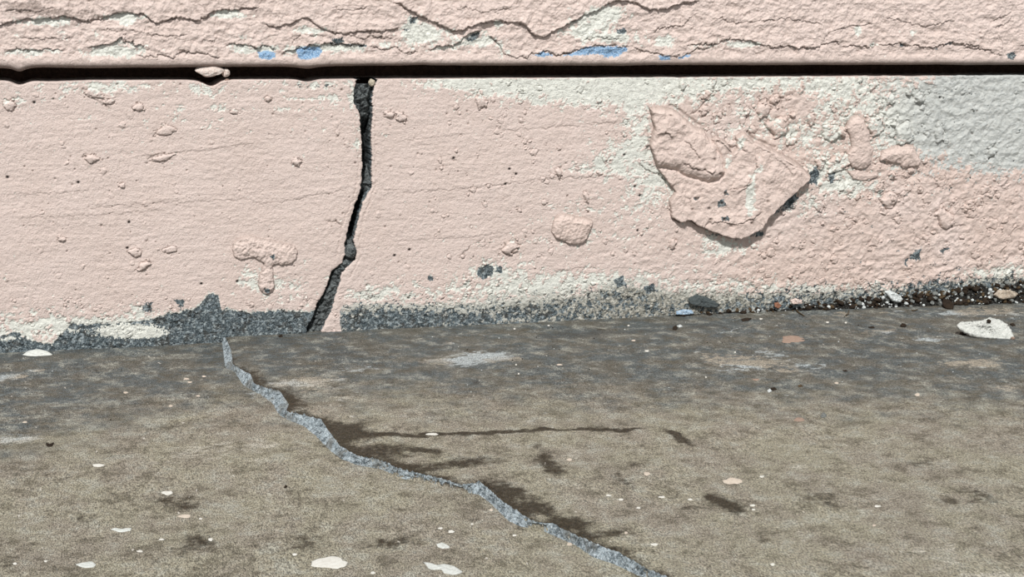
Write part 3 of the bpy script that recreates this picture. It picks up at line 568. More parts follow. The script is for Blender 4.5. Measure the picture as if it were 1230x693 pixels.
# beyond the traced part the crack runs on towards the viewer's right
dirv = (TE[-1]-TE[-6]); TE = np.vstack([TE, TE[-1]+dirv/np.linalg.norm(dirv)*300]); BE = np.vstack([BE, BE[-1]+dirv/np.linalg.norm(dirv)*300])
FARP = np.vstack([TE, [(900, TE[-1][1]), (900, 20), (TE[0][0], 20)]])
dT, _, ST_, LT = seg_dist(X, Y, TE); isfar = inside(X, Y, FARP)
NEARP = np.vstack([BE, [(-900, BE[-1][1]), (-900, 20), (BE[0][0], 20)]])
dB = seg_dist(X, Y, BE)[0]; isnear = inside(X, Y, NEARP)
frac = np.where(isfar, 0, np.where(isnear, 1, dT/(dT+dB+1e-6)))
Zf = -STEP*frac-1.6*np.sin(np.pi*frac)
Zf += 0.45*fbm(X, Y, 60, 2, 141)+0.16*fbm(X, Y, 9, 4, 142)+0.10*fbm(X*0.7, Y*1.6, 3, 3, 143)
Zf -= 0.5*np.exp(-dT/2.2)*isfar
def fw_(items):
    wgt = np.zeros(X.shape)
    for (px, py, rx, ry, a) in items:      # rx, ry in traced units at that place
        x, y = G(px, py); x2 = G(px+rx, py)[0]; y2 = G(px, py+ry)[1]
        wgt += a*np.exp(-(((X-x)/(x2-x))**2+((Y-y)/(y2-y))**2))
    return wgt
def fline(pts, wpx, a, nz=0.5):
    p = Gp(pts); d, s_, S, L = seg_dist(X+3*fbm(X, Y, 12, 3, 151), Y+5*fbm(X, Y, 12, 3, 152), p)
    return a*np.exp(-(d/wpx)**2)*ss(0, 10, S)*ss(0, 10, L-S)
nA = fbm(X*0.7, Y*0.8, 16, 5, 161, 0.62); nB = fbm(X*0.7, Y*0.6, 5, 4, 162, 0.65); nC = fbm(X*0.5, Y*0.9, 9, 4, 163, 0.65)
yl = np.interp(X, [G(0, 520)[0], G(300, 500)[0], G(620, 480)[0], G(1230, 470)[0]], [G(0, 525)[1], G(300, 470)[1], G(620, 480)[1], G(1230, 485)[1]])
cool = ss(-60, 60, Y-yl+60*nA+40*nB)
pale = fw_([(375, 458, 60, 11, .8), (430, 440, 30, 7, .7), (560, 432, 60, 9, 1.1), (600, 428, 35, 6, .5), (540, 412, 12, 4, .6), (10, 446, 30, 5, 1.2), (45, 438, 20, 2, .8), (25, 518, 35, 6, .9), (240, 535, 35, 9, .9), (190, 548, 25, 6, .6), (300, 520, 50, 9, .6), (300, 545, 50, 7, .4),
            (880, 432, 60, 14, .7), (930, 425, 20, 12, .4), (955, 475, 30, 6, .6), (1060, 398, 40, 4, .8), (1115, 408, 20, 4, .9), (1140, 437, 16, 4, .7), (1180, 436, 22, 6, .9), (1215, 465, 30, 8, .6), (990, 445, 60, 8, .4), (640, 505, 30, 6, .6), (420, 505, 70, 8, .5),
            (470, 578, 40, 5, .5), (840, 555, 35, 6, .6), (960, 560, 25, 6, .4), (1120, 660, 70, 20, .6), (1010, 378, 90, 4, .6), (1150, 376, 80, 6, .45), (960, 395, 40, 3, .6), (870, 428, 50, 10, .1), (920, 440, 60, 8, .5), (840, 470, 50, 6, .3), (340, 470, 50, 12, .5), (410, 480, 60, 10, .4), (470, 492, 60, 7, .4), (700, 545, 60, 14, .35), (560, 540, 60, 6, .4), (330, 530, 40, 8, .5), (1160, 440, 50, 9, .5), (780, 500, 60, 6, .3), (450, 625, 80, 12, .3), (980, 650, 80, 14, .3), (1180, 690, 80, 15, .8), (630, 550, 60, 8, .3), (60, 690, 80, 10, .2), (330, 600, 60, 10, .2), (1200, 375, 60, 8, .6), (560, 620, 90, 25, .2), (860, 360+35, 20, 3, .3)])
nD = fbm(X*0.6, Y*1.2, 3.0, 3, 165, 0.7)
palem = ss(0.12, 1.05, pale+0.8*nC+0.4*nB+0.5*nD-0.02)
stain = fw_([(360, 640, 28, 14, .6), (60, 570, 50, 10, .5), (100, 610, 60, 8, .4), (240, 640, 30, 16, .6), (30, 668, 45, 16, .6), (200, 590, 40, 9, .4), (230, 600, 25, 7, .5), (420, 520, 40, 12, 1.0), (470, 540, 50, 9, .8), (560, 555, 50, 7, .7), (520, 560, 50, 5, .5), (610, 590, 35, 9, .9), (640, 610, 30, 8, .8), (690, 628, 35, 8, .8),
             (660, 560, 16, 20, .5), (780, 558, 30, 9, .5), (880, 600, 40, 12, .6), (830, 610, 40, 10, .4), (740, 640, 35, 7, .6), (800, 595, 30, 8, .3), (970, 590, 50, 15, .45), (1000, 610, 30, 10, .4), (1150, 600, 60, 14, .45), (1180, 590, 30, 12, .2), (470, 640, 60, 8, .35), (450, 645, 30, 8, .3), (570, 615, 12, 4, .6), (590, 675, 30, 8, .4),
             (700, 400, 60, 5, .3), (1090, 560, 50, 10, .3), (210, 660, 50, 20, .3), (110, 680, 40, 12, .3), (250, 690, 60, 12, .4), (500, 690, 30, 8, .4)])
stain += fline([(415, 522), (500, 523), (580, 520), (650, 516), (730, 516), (790, 514)], 3.2, 1.1)+fline([(795, 512), (815, 525), (836, 541)], 3.5, .9)+fline([(845, 590), (870, 604), (900, 622)], 4, .8)+fline([(640, 515), (665, 560), (690, 580)], 6, .4)+fline([(680, 530), (720, 550), (760, 590)], 6, .4)
stain += fline([(900, 640), (935, 660)], 4, .6)+fline([(915, 545), (935, 560)], 4, .5)+fline([(500, 535), (540, 553)], 5, .6)
stain += np.exp(-dT/ np.interp(ST_, [0, 70, 110, 200, LT], [2, 3, 9, 6, 6]))*isfar*np.interp(ST_, [0, 60, 90, 110, 400], [.5, .7, .95, 1.2, 1.0])
nE = fbm(X*0.8+Y*0.35, Y*0.5-X*0.3, 14, 5, 167, 0.68)
stainm = ss(0.10, 1.15, stain*1.15+0.45*nA+0.6*nB+0.35*nD+0.75*nE)
darkz = fw_([(60, 420, 300, 8, .5), (700, 402, 120, 5, .8), (850, 390, 60, 5, .5), (420, 425, 60, 12, .5), (250, 425, 100, 12, .3), (340, 410, 60, 5, .5), (540, 445, 60, 5, .3), (1000, 430, 160, 25, .35), (950, 385, 60, 6, .3), (200, 480, 180, 18, .3), (110, 437, 10, 3, .6), (1110, 388, 50, 4, .4)])
scr = fline([(852, 402), (880, 396), (905, 391), (930, 388)], 1.1, 1)+.7*fline([(800, 403), (838, 403)], 1.0, .8)+.6*fline([(1160, 500), (1190, 486)], 1.5, .8)+.5*fline([(780, 425), (795, 412)], 1.0, .9)+.5*fline([(806, 430), (820, 415)], 1.0, .9)
palem = np.maximum(palem, np.clip(scr, 0, 1)*0.8)
mkf = {'mask_a': np.clip(np.stack([cool, palem*(0.8), stainm, ss(0.2, 1.0, darkz+0.6*nA+0.3*nB)], -1), 0, 1)}
def floor_material():
    t = NT('worn_concrete_floor', 0.72, 0.3)
    co, pa, st, dk = t.attr('mask_a')
    sc = (1, 0.34, 1)
    g1 = t.noise(2000, 3, 0.85, sc, 1); g2 = t.noise(900, 4, 0.7, sc, 2); big = t.noise(30, 5, 0.65, (1, .6, 1), 4); g3 = t.noise(1700, 2, 0.7, sc, 9)
    warm = t.mix(t.rng(big, 0.38, 0.62), srgb(132, 127, 111), srgb(126, 119, 107))
    c = t.mix(co, warm, t.mix(t.rng(t.noise(60, 5, 0.7, (.6, .8, 1), 14), 0.42, 0.58), srgb(74, 80, 81), srgb(88, 86, 79)))
    med = t.noise(140, 7, 0.78, (.65, .55, 1), 15)
    c = t.mix(t.rng(med, 0.5, 0.62, 0, 0.6), c, srgb(66, 61, 48)); c = t.mix(t.rng(med, 0.5, 0.37, 0, 0.55), c, srgb(150, 150, 140))
    c = t.mix(t.math('MULTIPLY', dk, 0.7), c, srgb(58, 61, 61))
    pal = t.mix(co, srgb(160, 155, 143), t.mix(t.rng(t.noise(22, 3, 0.5, w=51), 0.45, 0.55), srgb(146, 138, 124), srgb(158, 165, 166)))
    c = t.mix(t.rng(t.math('MULTIPLY_ADD', t.math('SUBTRACT', t.noise(380, 7, 0.82, (.5, 1, 1), 18), 0.5), 2.2, pa), 0.3, 0.8, 0, 0.85), c, pal)
    c = t.mix(t.rng(t.math('MULTIPLY_ADD', t.math('SUBTRACT', t.noise(600, 6, 0.85, (.8, .6, 1), 17), 0.5), 1.3, st), 0.08, 1.15, 0, 1.0), c, srgb(40, 33, 20))
    # grain of the concrete: light, dark and faintly coloured sand
    hsv = t.n('ShaderNodeHueSaturation'); t.val(hsv.inputs['Value'], t.rng(g1, 0.36, 0.64, 0.30, 1.9)); t.link(c, hsv.inputs['Color']); c = hsv.outputs[0]
    c = t.mix(t.rng(g3, 0.55, 0.75, 0, 0.32), c, srgb(122, 96, 78)); c = t.mix(t.rng(g2, 0.58, 0.78, 0, 0.30), c, srgb(96, 116, 126))
    c = t.mix(t.rng(t.noise(420, 2, 0.5, sc, 13), 0.73, 0.78, 0, 0.8), c, srgb(198, 192, 182))
    n = t.bump(g2, 0.0003, 0.6, t.bump(t.noise(160, 4, 0.6, (1, .6, 1), 6), 0.0012, 0.6))
    return t.done(c, n)
M_FLOOR = floor_material()
P = np.stack([X, Y, Zf], -1)
FLOOR = tag(grid_mesh('floor', P*MM, np.ones((X.shape[0]-1, X.shape[1]-1), bool), M_FLOOR, mkf), 'worn grey brown concrete floor with a stepped crack', kind='structure')

# the broken edge of the higher slab
def resample(p, n):
    d = np.concatenate([[0], np.cumsum(np.hypot(*np.diff(p, axis=0).T))]); s = np.linspace(0, d[-1], n)
    return np.stack([np.interp(s, d, p[:, 0]), np.interp(s, d, p[:, 1])], -1), s
TR, SB = TE[:-1], BE[:-1]
tt = np.linspace(0, len(TR)-1, 2600); ii = np.arange(len(TR))
A = np.stack([np.interp(tt, ii, TR[:, 0]), np.interp(tt, ii, TR[:, 1])], -1); B = np.stack([np.interp(tt, ii, SB[:, 0]), np.interp(tt, ii, SB[:, 1])], -1)
S = np.concatenate([[0], np.cumsum(np.hypot(*np.diff((A+B)/2, axis=0).T))])
bd, _, _, _ = seg_dist(A[:, 0], A[:, 1], SB)
Bn = np.zeros_like(A)
for i in range(len(A)):
    a_, b_ = SB[:-1], SB[1:]; e_ = b_-a_; tq = np.clip(((A[i]-a_)*e_).sum(1)/((e_*e_).sum(1)+1e-9), 0, 1); q_ = a_+e_*tq[:, None]
    Bn[i] = q_[np.argmin(np.hypot(*(A[i]-q_).T))]
kern = np.hanning(25); kern /= kern.sum()
B = np.stack([np.convolve(np.pad(Bn[:, c_], 12, 'edge'), kern, 'valid') for c_ in (0, 1)], -1)
nv = 24; v = np.linspace(-0.08, 1.12, nv)[:, None]
XX = A[None, :, 0]*(1-v)+B[None, :, 0]*v; YY = A[None, :, 1]*(1-v)+B[None, :, 1]*v
vv = v+0*XX; SS = S[None, :]+0*v
ZZ = np.interp(vv, [-0.08, 0, 0.15, 0.5, 0.85, 1.0, 1.12], [-0.8, 0.12, -0.1, -1.3, -2.9, -3.35, -4.6])
amp = ss(-0.05, 0.12, vv)*ss(1.1, 0.85, vv)
cell = np.abs(perlin(SS/3.0, vv*1.6, 171)); cell2 = fbm(SS, vv*5, 1.6, 3, 172, .7)
ZZ += amp*(1.5*cell-0.45+1.5*cell2)
XX += amp*0.8*fbm(SS, vv*6, 3, 3, 173); YY += amp*2.0*fbm(SS, vv*6, 2.4, 3, 174, .6)
EDGE = grid_mesh('broken_edge', np.stack([XX, YY, ZZ], -1)*MM, np.ones((nv-1, len(A)-1), bool), M_SLATE, parent=FLOOR)
EDGE['label'] = 'pale blue grey broken concrete edge along the floor crack'

# ================================================================== LOOSE THINGS
def solid_from_outline(name, P2, top, mat, zb=0.0, hb=None, n=40, rings=6, rough=0.12, edge=0.35, seed=0, parent=None, under=99):
    # P2: outline in mm (x, y); hb: height of the rim above the base at each outline point
    c = P2.mean(0); hb = np.zeros(len(P2)) if hb is None else np.array(hb)
    d = np.concatenate([[0], np.cumsum(np.hypot(*np.diff(np.vstack([P2, P2[:1]]), axis=0).T))]); s = np.linspace(0, d[-1], n, endpoint=False)
    Q = np.stack([np.interp(s, d, np.append(P2[:, i], P2[0, i])) for i in (0, 1)], -1); hq = np.interp(s, d, np.append(hb, hb[0]))
    rr = np.random.default_rng(seed+50); V = []; F_ = []
    size = max(np.ptp(P2, axis=0)); hm = hq.mean()
    def ring(k, z, jit):
        for i in range(n):
            p = c+(Q[i]-c)*k; V.append((p[0]-c[0]+jit*rr.normal()*0.02*size, p[1]-c[1]+jit*rr.normal()*0.02*size, z(i, k)))
    th = top
    ring(0.96, lambda i, k: max(0.0, hq[i]-under), 0.3)
    ring(1.0, lambda i, k: hq[i]+th*edge, 0.5)
    ks = np.linspace(0.94, 0.0, rings)
    for k in ks[:-1]:
        ring(k, lambda i, k: hq[i]*k+hm*(1-k)+th*(edge+(1-edge)*math.sqrt(max(0, 1-k**2.5)))+rough*th*rr.normal(), 0.4)
    for r_ in range(len(ks)):
        for i in range(n):
            j = (i+1) % n; F_.append((r_*n+i, r_*n+j, (r_+1)*n+j, (r_+1)*n+i))
    V.append((0, 0, hm+th)); ci = len(V)-1; b = (len(ks))*n
    for i in range(n): F_.append((b+i, b+(i+1) % n, ci))
    F_.append(tuple(range(n))[::-1])
    me = bpy.data.meshes.new(name); me.from_pydata([tuple(q*MM for q in p) for p in V], [], F_); me.update()
    me.polygons.foreach_set('use_smooth', np.ones(len(me.polygons), bool)); me.materials.append(mat)
    o = bpy.data.objects.new(name, me); C.objects.link(o); o.location = (c[0]*MM, c[1]*MM, zb*MM)
    if parent: o.parent = parent
    return o
def floor_z(x, y):
    j = min(max(int((x-xf[0])/FX), 0), len(xf)-1); i = min(max(int((y-yf[0])/FY), 0), len(yf)-1)
    return Zf[i, j]
def onfloor(pts, hb):
    ys_ = [p[1] for p in pts]; a, b = min(ys_), max(ys_); out = []; hh = []
    for p in pts:
        h = hb*(b-p[1])/(b-a) if hb else 0.0
        g = G(p[0], p[1], h*MM); out.append(g); hh.append(h)
    return np.array(out), hh

M_BLUECHIP = rock_material('pale_blue_paint', (150, 178, 204), (196, 212, 224), (120, 140, 158), 600)
# big white chip
pts = [(1148.6, 391.4), (1153, 387.8), (1165, 387), (1178, 386), (1189, 382.4), (1199.6, 384), (1210, 391), (1214.8, 397.6), (1217.5, 405.6), (1212, 408), (1197.8, 407), (1181.7, 404.8), (1165.6, 401.6), (1153, 395)]
Q, hh = onfloor(pts, 8.5)
chip = solid_from_outline('plaster_chip', Q, 0.8, rock_material('pitted_white_plaster', (214, 216, 208), (228, 228, 222), (150, 152, 148), 500, 0.0016), floor_z(*Q.mean(0))-0.15, hh, 90, 12, 0.5, 0.75, 1, under=1.3)
tag(chip, 'large white plaster chip with a pointed left end lying on the floor', 'plaster chip')
def leaning(name, pts, y, th, mat, lab, cat, tilt=80, seed=0, rough=0.2):
    q = np.array([W(p[0], p[1], y*MM) for p in pts]); m = q.mean(0)
    o = solid_from_outline(name, q, th, mat, 0, None, 40, 8, rough, 0.5, seed)
    o.location = (m[0]*MM, y*MM, m[1]*MM); o.rotation_euler = (math.radians(tilt), 0, 0)
    return tag(o, lab, cat)
leaning('grey_flake', [(826.8, 358.6), (835.8, 354.3), (846.5, 355.8), (857, 361), (864.4, 366.5), (859, 369.5), (844.7, 369), (832, 366), (827.7, 364)], -2.2, 1.0, M_FLAKE, 'dark grey oval flake leaning at the foot of the pink skirting', 'flake', 72, 2)
leaning('pale_stone', [(1063, 350), (1070, 349), (1078, 354), (1083, 360), (1078, 364), (1070, 362)], -5.5, 2.4, M_PALEC, 'pale bluish oblong stone in the dark debris at the wall foot', 'stone', 60, 3)
leaning('pale_stone', [(1192, 355), (1200, 349), (1214, 349), (1222, 354), (1216, 359), (1200, 361)], -7.5, 2.8, rock_material('beige_stone', (176, 160, 142), (204, 192, 176), (148, 132, 112), 500), 'beige rounded stone in the debris at the far right', 'stone', 50, 4)
leaning('pale_stone', [(948, 361), (956, 358.5), (963, 361), (962, 365), (952, 366)], -3.5, 1.5, rock_material('pinkish_stone', (226, 200, 188), (236, 222, 214), (200, 170, 156), 500), 'pinkish white stone in the thin line of debris', 'stone', 60, 5)
leaning('rusty_crumb', [(930, 364), (935, 363), (938, 368), (934, 371), (930, 369)], -3.0, 1.2, M_RUST, 'rust coloured crumb at the wall foot', 'crumb', 60, 6)
leaning('paint_chip', [(812, 374), (822, 371.5), (831, 373), (833, 377), (822, 378.5), (812, 378)], -2.0, 1.0, M_BLUECHIP, 'pale blue paint chip lying left of the dark grey oval flake', 'paint chip', 60, 7)
for nm, pts, hb, th, mat, lab, cat in (
    ('paint_flake', [(27, 427), (34, 424), (45, 422.5), (56, 424), (64, 427), (50, 427.8), (36, 428)], 1.5, .5, M_CHIP, 'thin white paint flake at the wall foot, far left', 'paint flake'),
    ('paint_flake', [(132, 636), (138, 634), (146, 635.5), (158, 634), (157, 637.5), (146, 639.5), (138, 638)], 0, .35, M_CHIP, 'ragged white paint flake lying below two pale spots on the left of the floor', 'paint flake'),
    ('paint_flake', [(509, 675), (516, 675.5), (524, 679), (533, 677), (546, 680), (556, 687), (546, 690.5), (534, 689), (530, 684), (516, 684)], 0, .45, M_CHIP, 'ragged white paint flake near the bottom edge, right of the round white paint drop', 'paint flake'),
    ('paint_flake', [(524, 653), (531, 651), (539, 655), (542, 658), (532, 659), (526, 657)], 0, .35, M_CHIP, 'small white paint flake just above the ragged one near the bottom edge', 'paint flake'),
    ('paint_flake', [(91, 678), (100, 675.5), (110, 674), (116, 678), (112, 681.5), (102, 682), (95, 680)], 0, .4, M_CHIP, 'white paint flake in the bottom left corner of the floor', 'paint flake'),
    ('soil_lump', [(1132, 360), (1139, 360), (1146, 366), (1145, 372), (1137, 371), (1132, 367)], 3.0, 1.6, M_DARKC, 'nearly black lump of soil below the debris, left of the white chip', 'soil lump'),
    ('soil_lump', [(1081, 391), (1084, 388.5), (1089, 390.5), (1088, 393), (1083, 393)], 1.2, .9, M_DARKC, 'small round black lump standing on the floor left of the white chip', 'soil lump'),
    ('soil_lump', [(1153, 399.5), (1158, 399), (1161, 402), (1156, 403)], .9, .7, M_DARKC, 'black crumb touching the lower left of the white chip', 'soil lump'),
    ('soil_lump', [(1213, 389), (1217, 388), (1220, 391), (1216, 392)], .8, .6, M_DARKC, 'black crumb right of the white chip', 'soil lump'),
    ('soil_lump', [(890, 384), (896, 382), (903, 382.5), (899, 385.5), (892, 386.5)], .6, .6, M_DARKC, 'elongated black crumb between wall foot and scratch', 'soil lump'),
    ('soil_lump', [(808, 393), (812, 391), (814, 394), (812, 397), (808, 396)], .8, .6, M_DARKC, 'black crumb beside a white grain under the blue chip', 'soil lump'),
    ('white_grain', [(813, 391.5), (817, 390), (820, 392), (816, 393.5)], .6, .5, M_PALEC, 'white grain beside a black crumb under the blue chip', 'grain'),
    ('soil_lump', [(926, 467), (930, 465), (933, 467.5), (929, 469.5)], .7, .6, M_DARKC, 'black crumb right beside a bright white grain on open floor', 'soil lump'),
    ('white_grain', [(921.5, 469), (925, 467), (927, 470), (923, 471.5)], .7, .5, M_PALEC, 'bright white grain left of a black crumb on open floor', 'grain'),
    ('pale_stone', [(985.5, 499), (989, 495), (993, 498), (992, 501), (987, 501.5)], 1.2, .8, M_GREYC, 'small grey stone on the open floor', 'stone'),
    ('soil_lump', [(55, 533), (60, 535.5), (65, 532.5), (63, 536), (59, 537), (56, 536)], .4, .6, M_DARKC, 'black crescent shaped crumb on the left of the floor', 'soil lump'),
    ('soil_lump', [(1012, 445), (1016, 444), (1019, 446), (1014, 446.5)], .3, .4, M_DARKC, 'small flat black crumb above the small grey stone', 'soil lump'),
    ('soil_lump', [(958, 463), (962, 461.5), (965, 464), (960, 465)], .4, .5, M_BROWNC, 'small brown crumb right of the black and white pair', 'soil lump'),
    ('soil_lump', [(1043, 393), (1049, 391.5), (1051, 394), (1045, 394.5)], .5, .5, M_DARKC, 'thin black crumb left of the small round black lump', 'soil lump'),
    ('soil_lump', [(341, 586), (343, 583.5), (345, 585), (343, 587)], .4, .5, M_DARKC, 'single black crumb on the floor below the crack', 'soil lump'),
    ('soil_lump', [(334, 403.5), (338, 401.5), (340, 404), (336, 405)], .5, .6, M_DARKC, 'black crumb at the wall foot left of the crack', 'soil lump')):
    Q, hh = onfloor(pts, hb); m = Q.mean(0)
    zz = floor_z(*m)
    if m[0] < TE[-1][0] and zz < -1.5:       # lies on the lower slab
        Q = np.array([G(p[0], p[1], zz*MM) for p in pts]); m = Q.mean(0); zz = floor_z(*m)
    tag(solid_from_outline(nm, Q, th, mat, zz-0.12, hh if hb else None, 28, 5, 0.12, 0.4, int(pts[0][0])), lab, cat)
# twigs
def twig(p1, p2, r, lab, h=0.8):
    a = np.array([*G(*p1), h]); b = np.array([*G(*p2), h]); n_ = 7; V = []; F_ = []
    d = (b-a)/np.linalg.norm(b-a); s1 = np.cross(d, [0, 0, 1]); s2 = np.cross(d, s1)
    mid = (a+b)/2
    for k in range(n_+1):
        t_ = k/n_; p = a+(b-a)*t_+s1*0.5*math.sin(t_*5); rr_ = r*(1-0.5*t_)*(1+0.15*math.sin(k*2.3))
        for q in range(6):
            an = q*math.pi/3; V.append(tuple((p+rr_*(math.cos(an)*s1+math.sin(an)*s2)-mid)*MM))
    for k in range(n_):
        for q in range(6): F_.append((k*6+q, k*6+(q+1) % 6, k*6+6+(q+1) % 6, k*6+6+q))
    F_.append(tuple(range(6))[::-1]); F_.append(tuple(range(n_*6, n_*6+6)))
    me = bpy.data.meshes.new('twig'); me.from_pydata(V, [], F_); me.update(); me.materials.append(M_BROWNC)
    o = bpy.data.objects.new('twig', me); C.objects.link(o); o.location = tuple(mid*MM)
    tag(o, lab, 'twig')
twig((957, 374), (965, 381), 0.6, 'short brown twig on the floor just below the line of debris')
twig((1016, 380), (1021, 373), 0.4, 'tiny slanting brown stalk by the line of debris', 0.5)
twig((1095, 374), (1103, 373), 0.5, 'tiny lying brown stalk between debris and round black lump', 0.5)
_g = G(1187.5, 387, 0.0075)
# stones lodged in the gap and the crack
def rock(name, center, r, mat, seed, label=None, cat=None, group=None, sub=3):
    import bmesh
    bm = bmesh.new(); bmesh.ops.create_icosphere(bm, subdivisions=sub, radius=1)
    rr = np.random.default_rng(seed); k = rr.normal(size=(10, 3)); k /= np.linalg.norm(k, axis=1)[:, None]; cut = rr.uniform(0.62, 0.95, 10)
    for v_ in bm.verts:
        p = np.array(v_.co); 
        for kk, cc in zip(k, cut):
            e = p@kk-cc
            if e > 0: p = p-kk*e
        v_.co = Vector(p*(1+0.04*rr.normal()))*1.0
        v_.co.x *= r[0]*MM; v_.co.y *= r[1]*MM; v_.co.z *= r[2]*MM
    me = bpy.data.meshes.new(name); bm.to_mesh(me); bm.free(); me.materials.append(mat)
    o = bpy.data.objects.new(name, me); C.objects.link(o); o.location = tuple(c*MM for c in center)
    if label: tag(o, label, cat, group)
    return o
M_PSTONE = rock_material('pinkish_plaster_stone', (222, 202, 192), (232, 222, 212), (170, 140, 124), 500)
rock('soil_lump', (_g[0], _g[1], 8.2), (1.5, 1.4, 1.3), M_DARKC, 77, 'dark brown crumb sitting on top of the white plaster chip', 'soil lump')
_g = G(1216.5, 406, 0.001); rock('plaster_crumb', (_g[0], _g[1], 1.0), (1.3, 1.3, 1.1), M_SPOTP, 78, 'beige crumb at the right tip of the white plaster chip', 'crumb')
x, z = W(252, 87); rock('plaster_stone', (x, 3.0, z+0.3), (8.6, 4.5, 3.4), M_PSTONE, 5, 'pinkish plaster stone wedged in the horizontal gap', 'stone')
x, z = W(272, 88); rock('plaster_stone', (x, 4.0, z), (2.3, 3, 2.6), M_PSTONE, 6, 'grey pebble in the gap right of the wedged plaster stone', 'stone')
x, z = W(273, 98.5); rock('plaster_stone', (x, 0.8, z+.2), (2.0, 1.6, 1.6), rock_material('brown_pebble', (120, 92, 78), (168, 144, 130), (90, 70, 60), 600), 7, 'tiny brown pebble on the skirting edge under the wedged stone', 'stone')
x, z = W(447, 99); rock('pale_stone', (x, 2.0, z), (2.0, 1.8, 2.4), rock_material('cream_pebble', (214, 204, 184), (188, 176, 156), (160, 140, 120), 600), 8, 'cream pebble stuck at the top of the wall crack', 'stone')
x, z = W(421, 302); rock('mortar_stone', (x, 1.0, z), (3.8, 3.2, 4.6), M_MORTAR, 9, 'grey stone wedged in the narrow part of the wall crack', 'stone')

# ------------------------------------------------------------------ paint drops on the floor
drops = [(396, 676, 23, 8.5, 0), (881, 578, 13.5, 4.5, 2), (952, 408, 14.5, 6, 1), (118, 559, 7.5, 2.2, 0), (201, 592, 7, 3, 0), (222, 620, 8, 2.4, 2), (194, 648, 4, 1.5, 0), (168, 662, 4.5, 1.8, 0), (241, 623, 2.5, 1.5, 0), (253, 648, 3.5, 2.5, 0),
         (786, 654, 5.5, 2, 0), (777, 569, 4.5, 3, 2), (731, 595, 4, 1.5, 0), (746, 600, 3.5, 1.5, 0), (795, 597, 5, 1.6, 0), (829, 600, 3.5, 1.5, 0), (767, 610, 3, 1.5, 0), (904, 607, 4, 1.6, 0), (684, 653.5, 3.8, 2.4, 2), (618, 643, 3, 1.5, 0), (752, 640, 2.5, 2, 2),
         (529, 634.5, 3.5, 1.5, 0), (542, 638.5, 4.5, 2.4, 0), (590, 612.5, 2.6, 2, 2), (567, 629.5, 2, 1.4, 0), (354, 666, 3.5, 2, 0), (448, 688, 3.5, 2, 0), (519, 521.5, 8, 1.6, 0), (684, 552, 4, 2, 2), (915, 572.5, 3, 1.6, 0), (1054, 608, 4.5, 1.6, 0), (928, 678, 3, 2.2, 0), (1050, 631, 2.6, 1.6, 2),
         (224, 455, 4, 1.5, 2), (228, 459, 3.5, 1.2, 2), (245, 452, 3, 1.2, 2), (151, 471.5, 3.5, 1.5, 2), (238, 475.5, 3, 1.2, 2), (205, 487.5, 3, 1.4, 2), (960, 504, 6.5, 3, 1), (1102, 474, 3.5, 2.5, 2), (908, 456, 5, 1.5, 1), (1005, 460, 3, 1.5, 2), (18, 677, 3, 1.8, 0), (55, 674, 2.6, 1.6, 0), (30, 507, 3.5, 1.4, 2),
         (777, 421.5, 3, 1.4, 0), (761, 399+10, 3, 1.2, 2), (672, 438, 4, 1.2, 2), (755, 391, 1.6, 1.2, 0), (994, 387, 2.2, 1.4, 0), (1016, 387.5, 1.6, 1.2, 0), (778, 379.5, 5, 1.6, 2), (914, 383, 2.2, 1.2, 0), (905, 612, 2.5, 1.2, 0), (618, 395, 1.6, 1, 0), (659, 391, 1.8, 1, 0), (883, 423, 1.3, 1.3, 0), (623, 449, 1.4, 1.2, 0), (620, 438, 1.3, 1.2, 0), (848, 453, 1.3, 1.2, 0)]
for k, (px, py, rx, ry, kind) in enumerate(drops):
    z0 = floor_z(*G(px, py))
    if z0 < -1.5: z0 = floor_z(*G(px, py, z0*MM))
    rg = np.random.default_rng(k); ph = rg.uniform(0, 6, 3); out = []
    for i in range(28):
        a = i/28*2*math.pi; q = 1+0.10*math.sin(3*a+ph[0])+0.07*math.sin(5*a+ph[1])+0.05*math.sin(9*a+ph[2])
        sc_ = 0.95 if rx > 6 else 0.82; out.append(G(px+sc_*rx*q*math.cos(a), py-sc_*0.88*ry*q*math.sin(a), z0*MM))
    o = solid_from_outline('paint_drop', np.array(out), 0.26, (M_SPOT, M_SPOTP, M_SPOTC)[kind], z0-0.1, None, 28, 4, 0.03, 0.55, k, FLOOR)
    if kind == 1: o['label'] = 'salmon coloured paint drop'
    elif rx > 12: o['label'] = 'large round white paint drop' if kind == 0 else 'oval cream paint drop'

# ================================================================== DEBRIS ALONG THE WALL FOOT
def pile_h(px):
    return np.interp(px, [790, 830, 900, 960, 1000, 1060, 1110, 1150, 1180, 1230, 1330], [0, 1.0, 2.0, 3.0, 5.5, 8.5, 10.0, 13.5, 15.0, 15.5, 16])
xa = W(795, 375)[0]; pxs = np.linspace(795, 1330, 200); xw = np.array([W(p, 370)[0] for p in pxs]); hw = 0.82*pile_h(pxs)*(1+0.45*fbm(xw, xw*0, 16, 4, 183))
xp = np.arange(xa, 450, 0.7); vv = np.linspace(0, 1, 26); Xp, Vp = np.meshgrid(xp, vv)
Hh = np.interp(Xp, xw, hw); Dp = 2.0+Hh*0.62
Yp = 1.5-(Dp+1.5)*(1-Vp); Zp = Hh*Vp**1.15-0.6+0.9*fbm(Xp, Yp, 3.2, 4, 181)*np.clip(Hh/4, .3, 1.4)+0.4
M_SOILF = rock_material('loose_soil', (10, 8, 7), (26, 21, 16), (110, 110, 104), 420, 0.003)
pile = grid_mesh('soil_pile', np.stack([Xp, Yp, Zp], -1)*MM, np.ones((len(vv)-1, len(xp)-1), bool), M_SOILF)
tag(pile, 'fine dark soil gathered against the foot of the wall on the right', 'soil', kind='stuff')
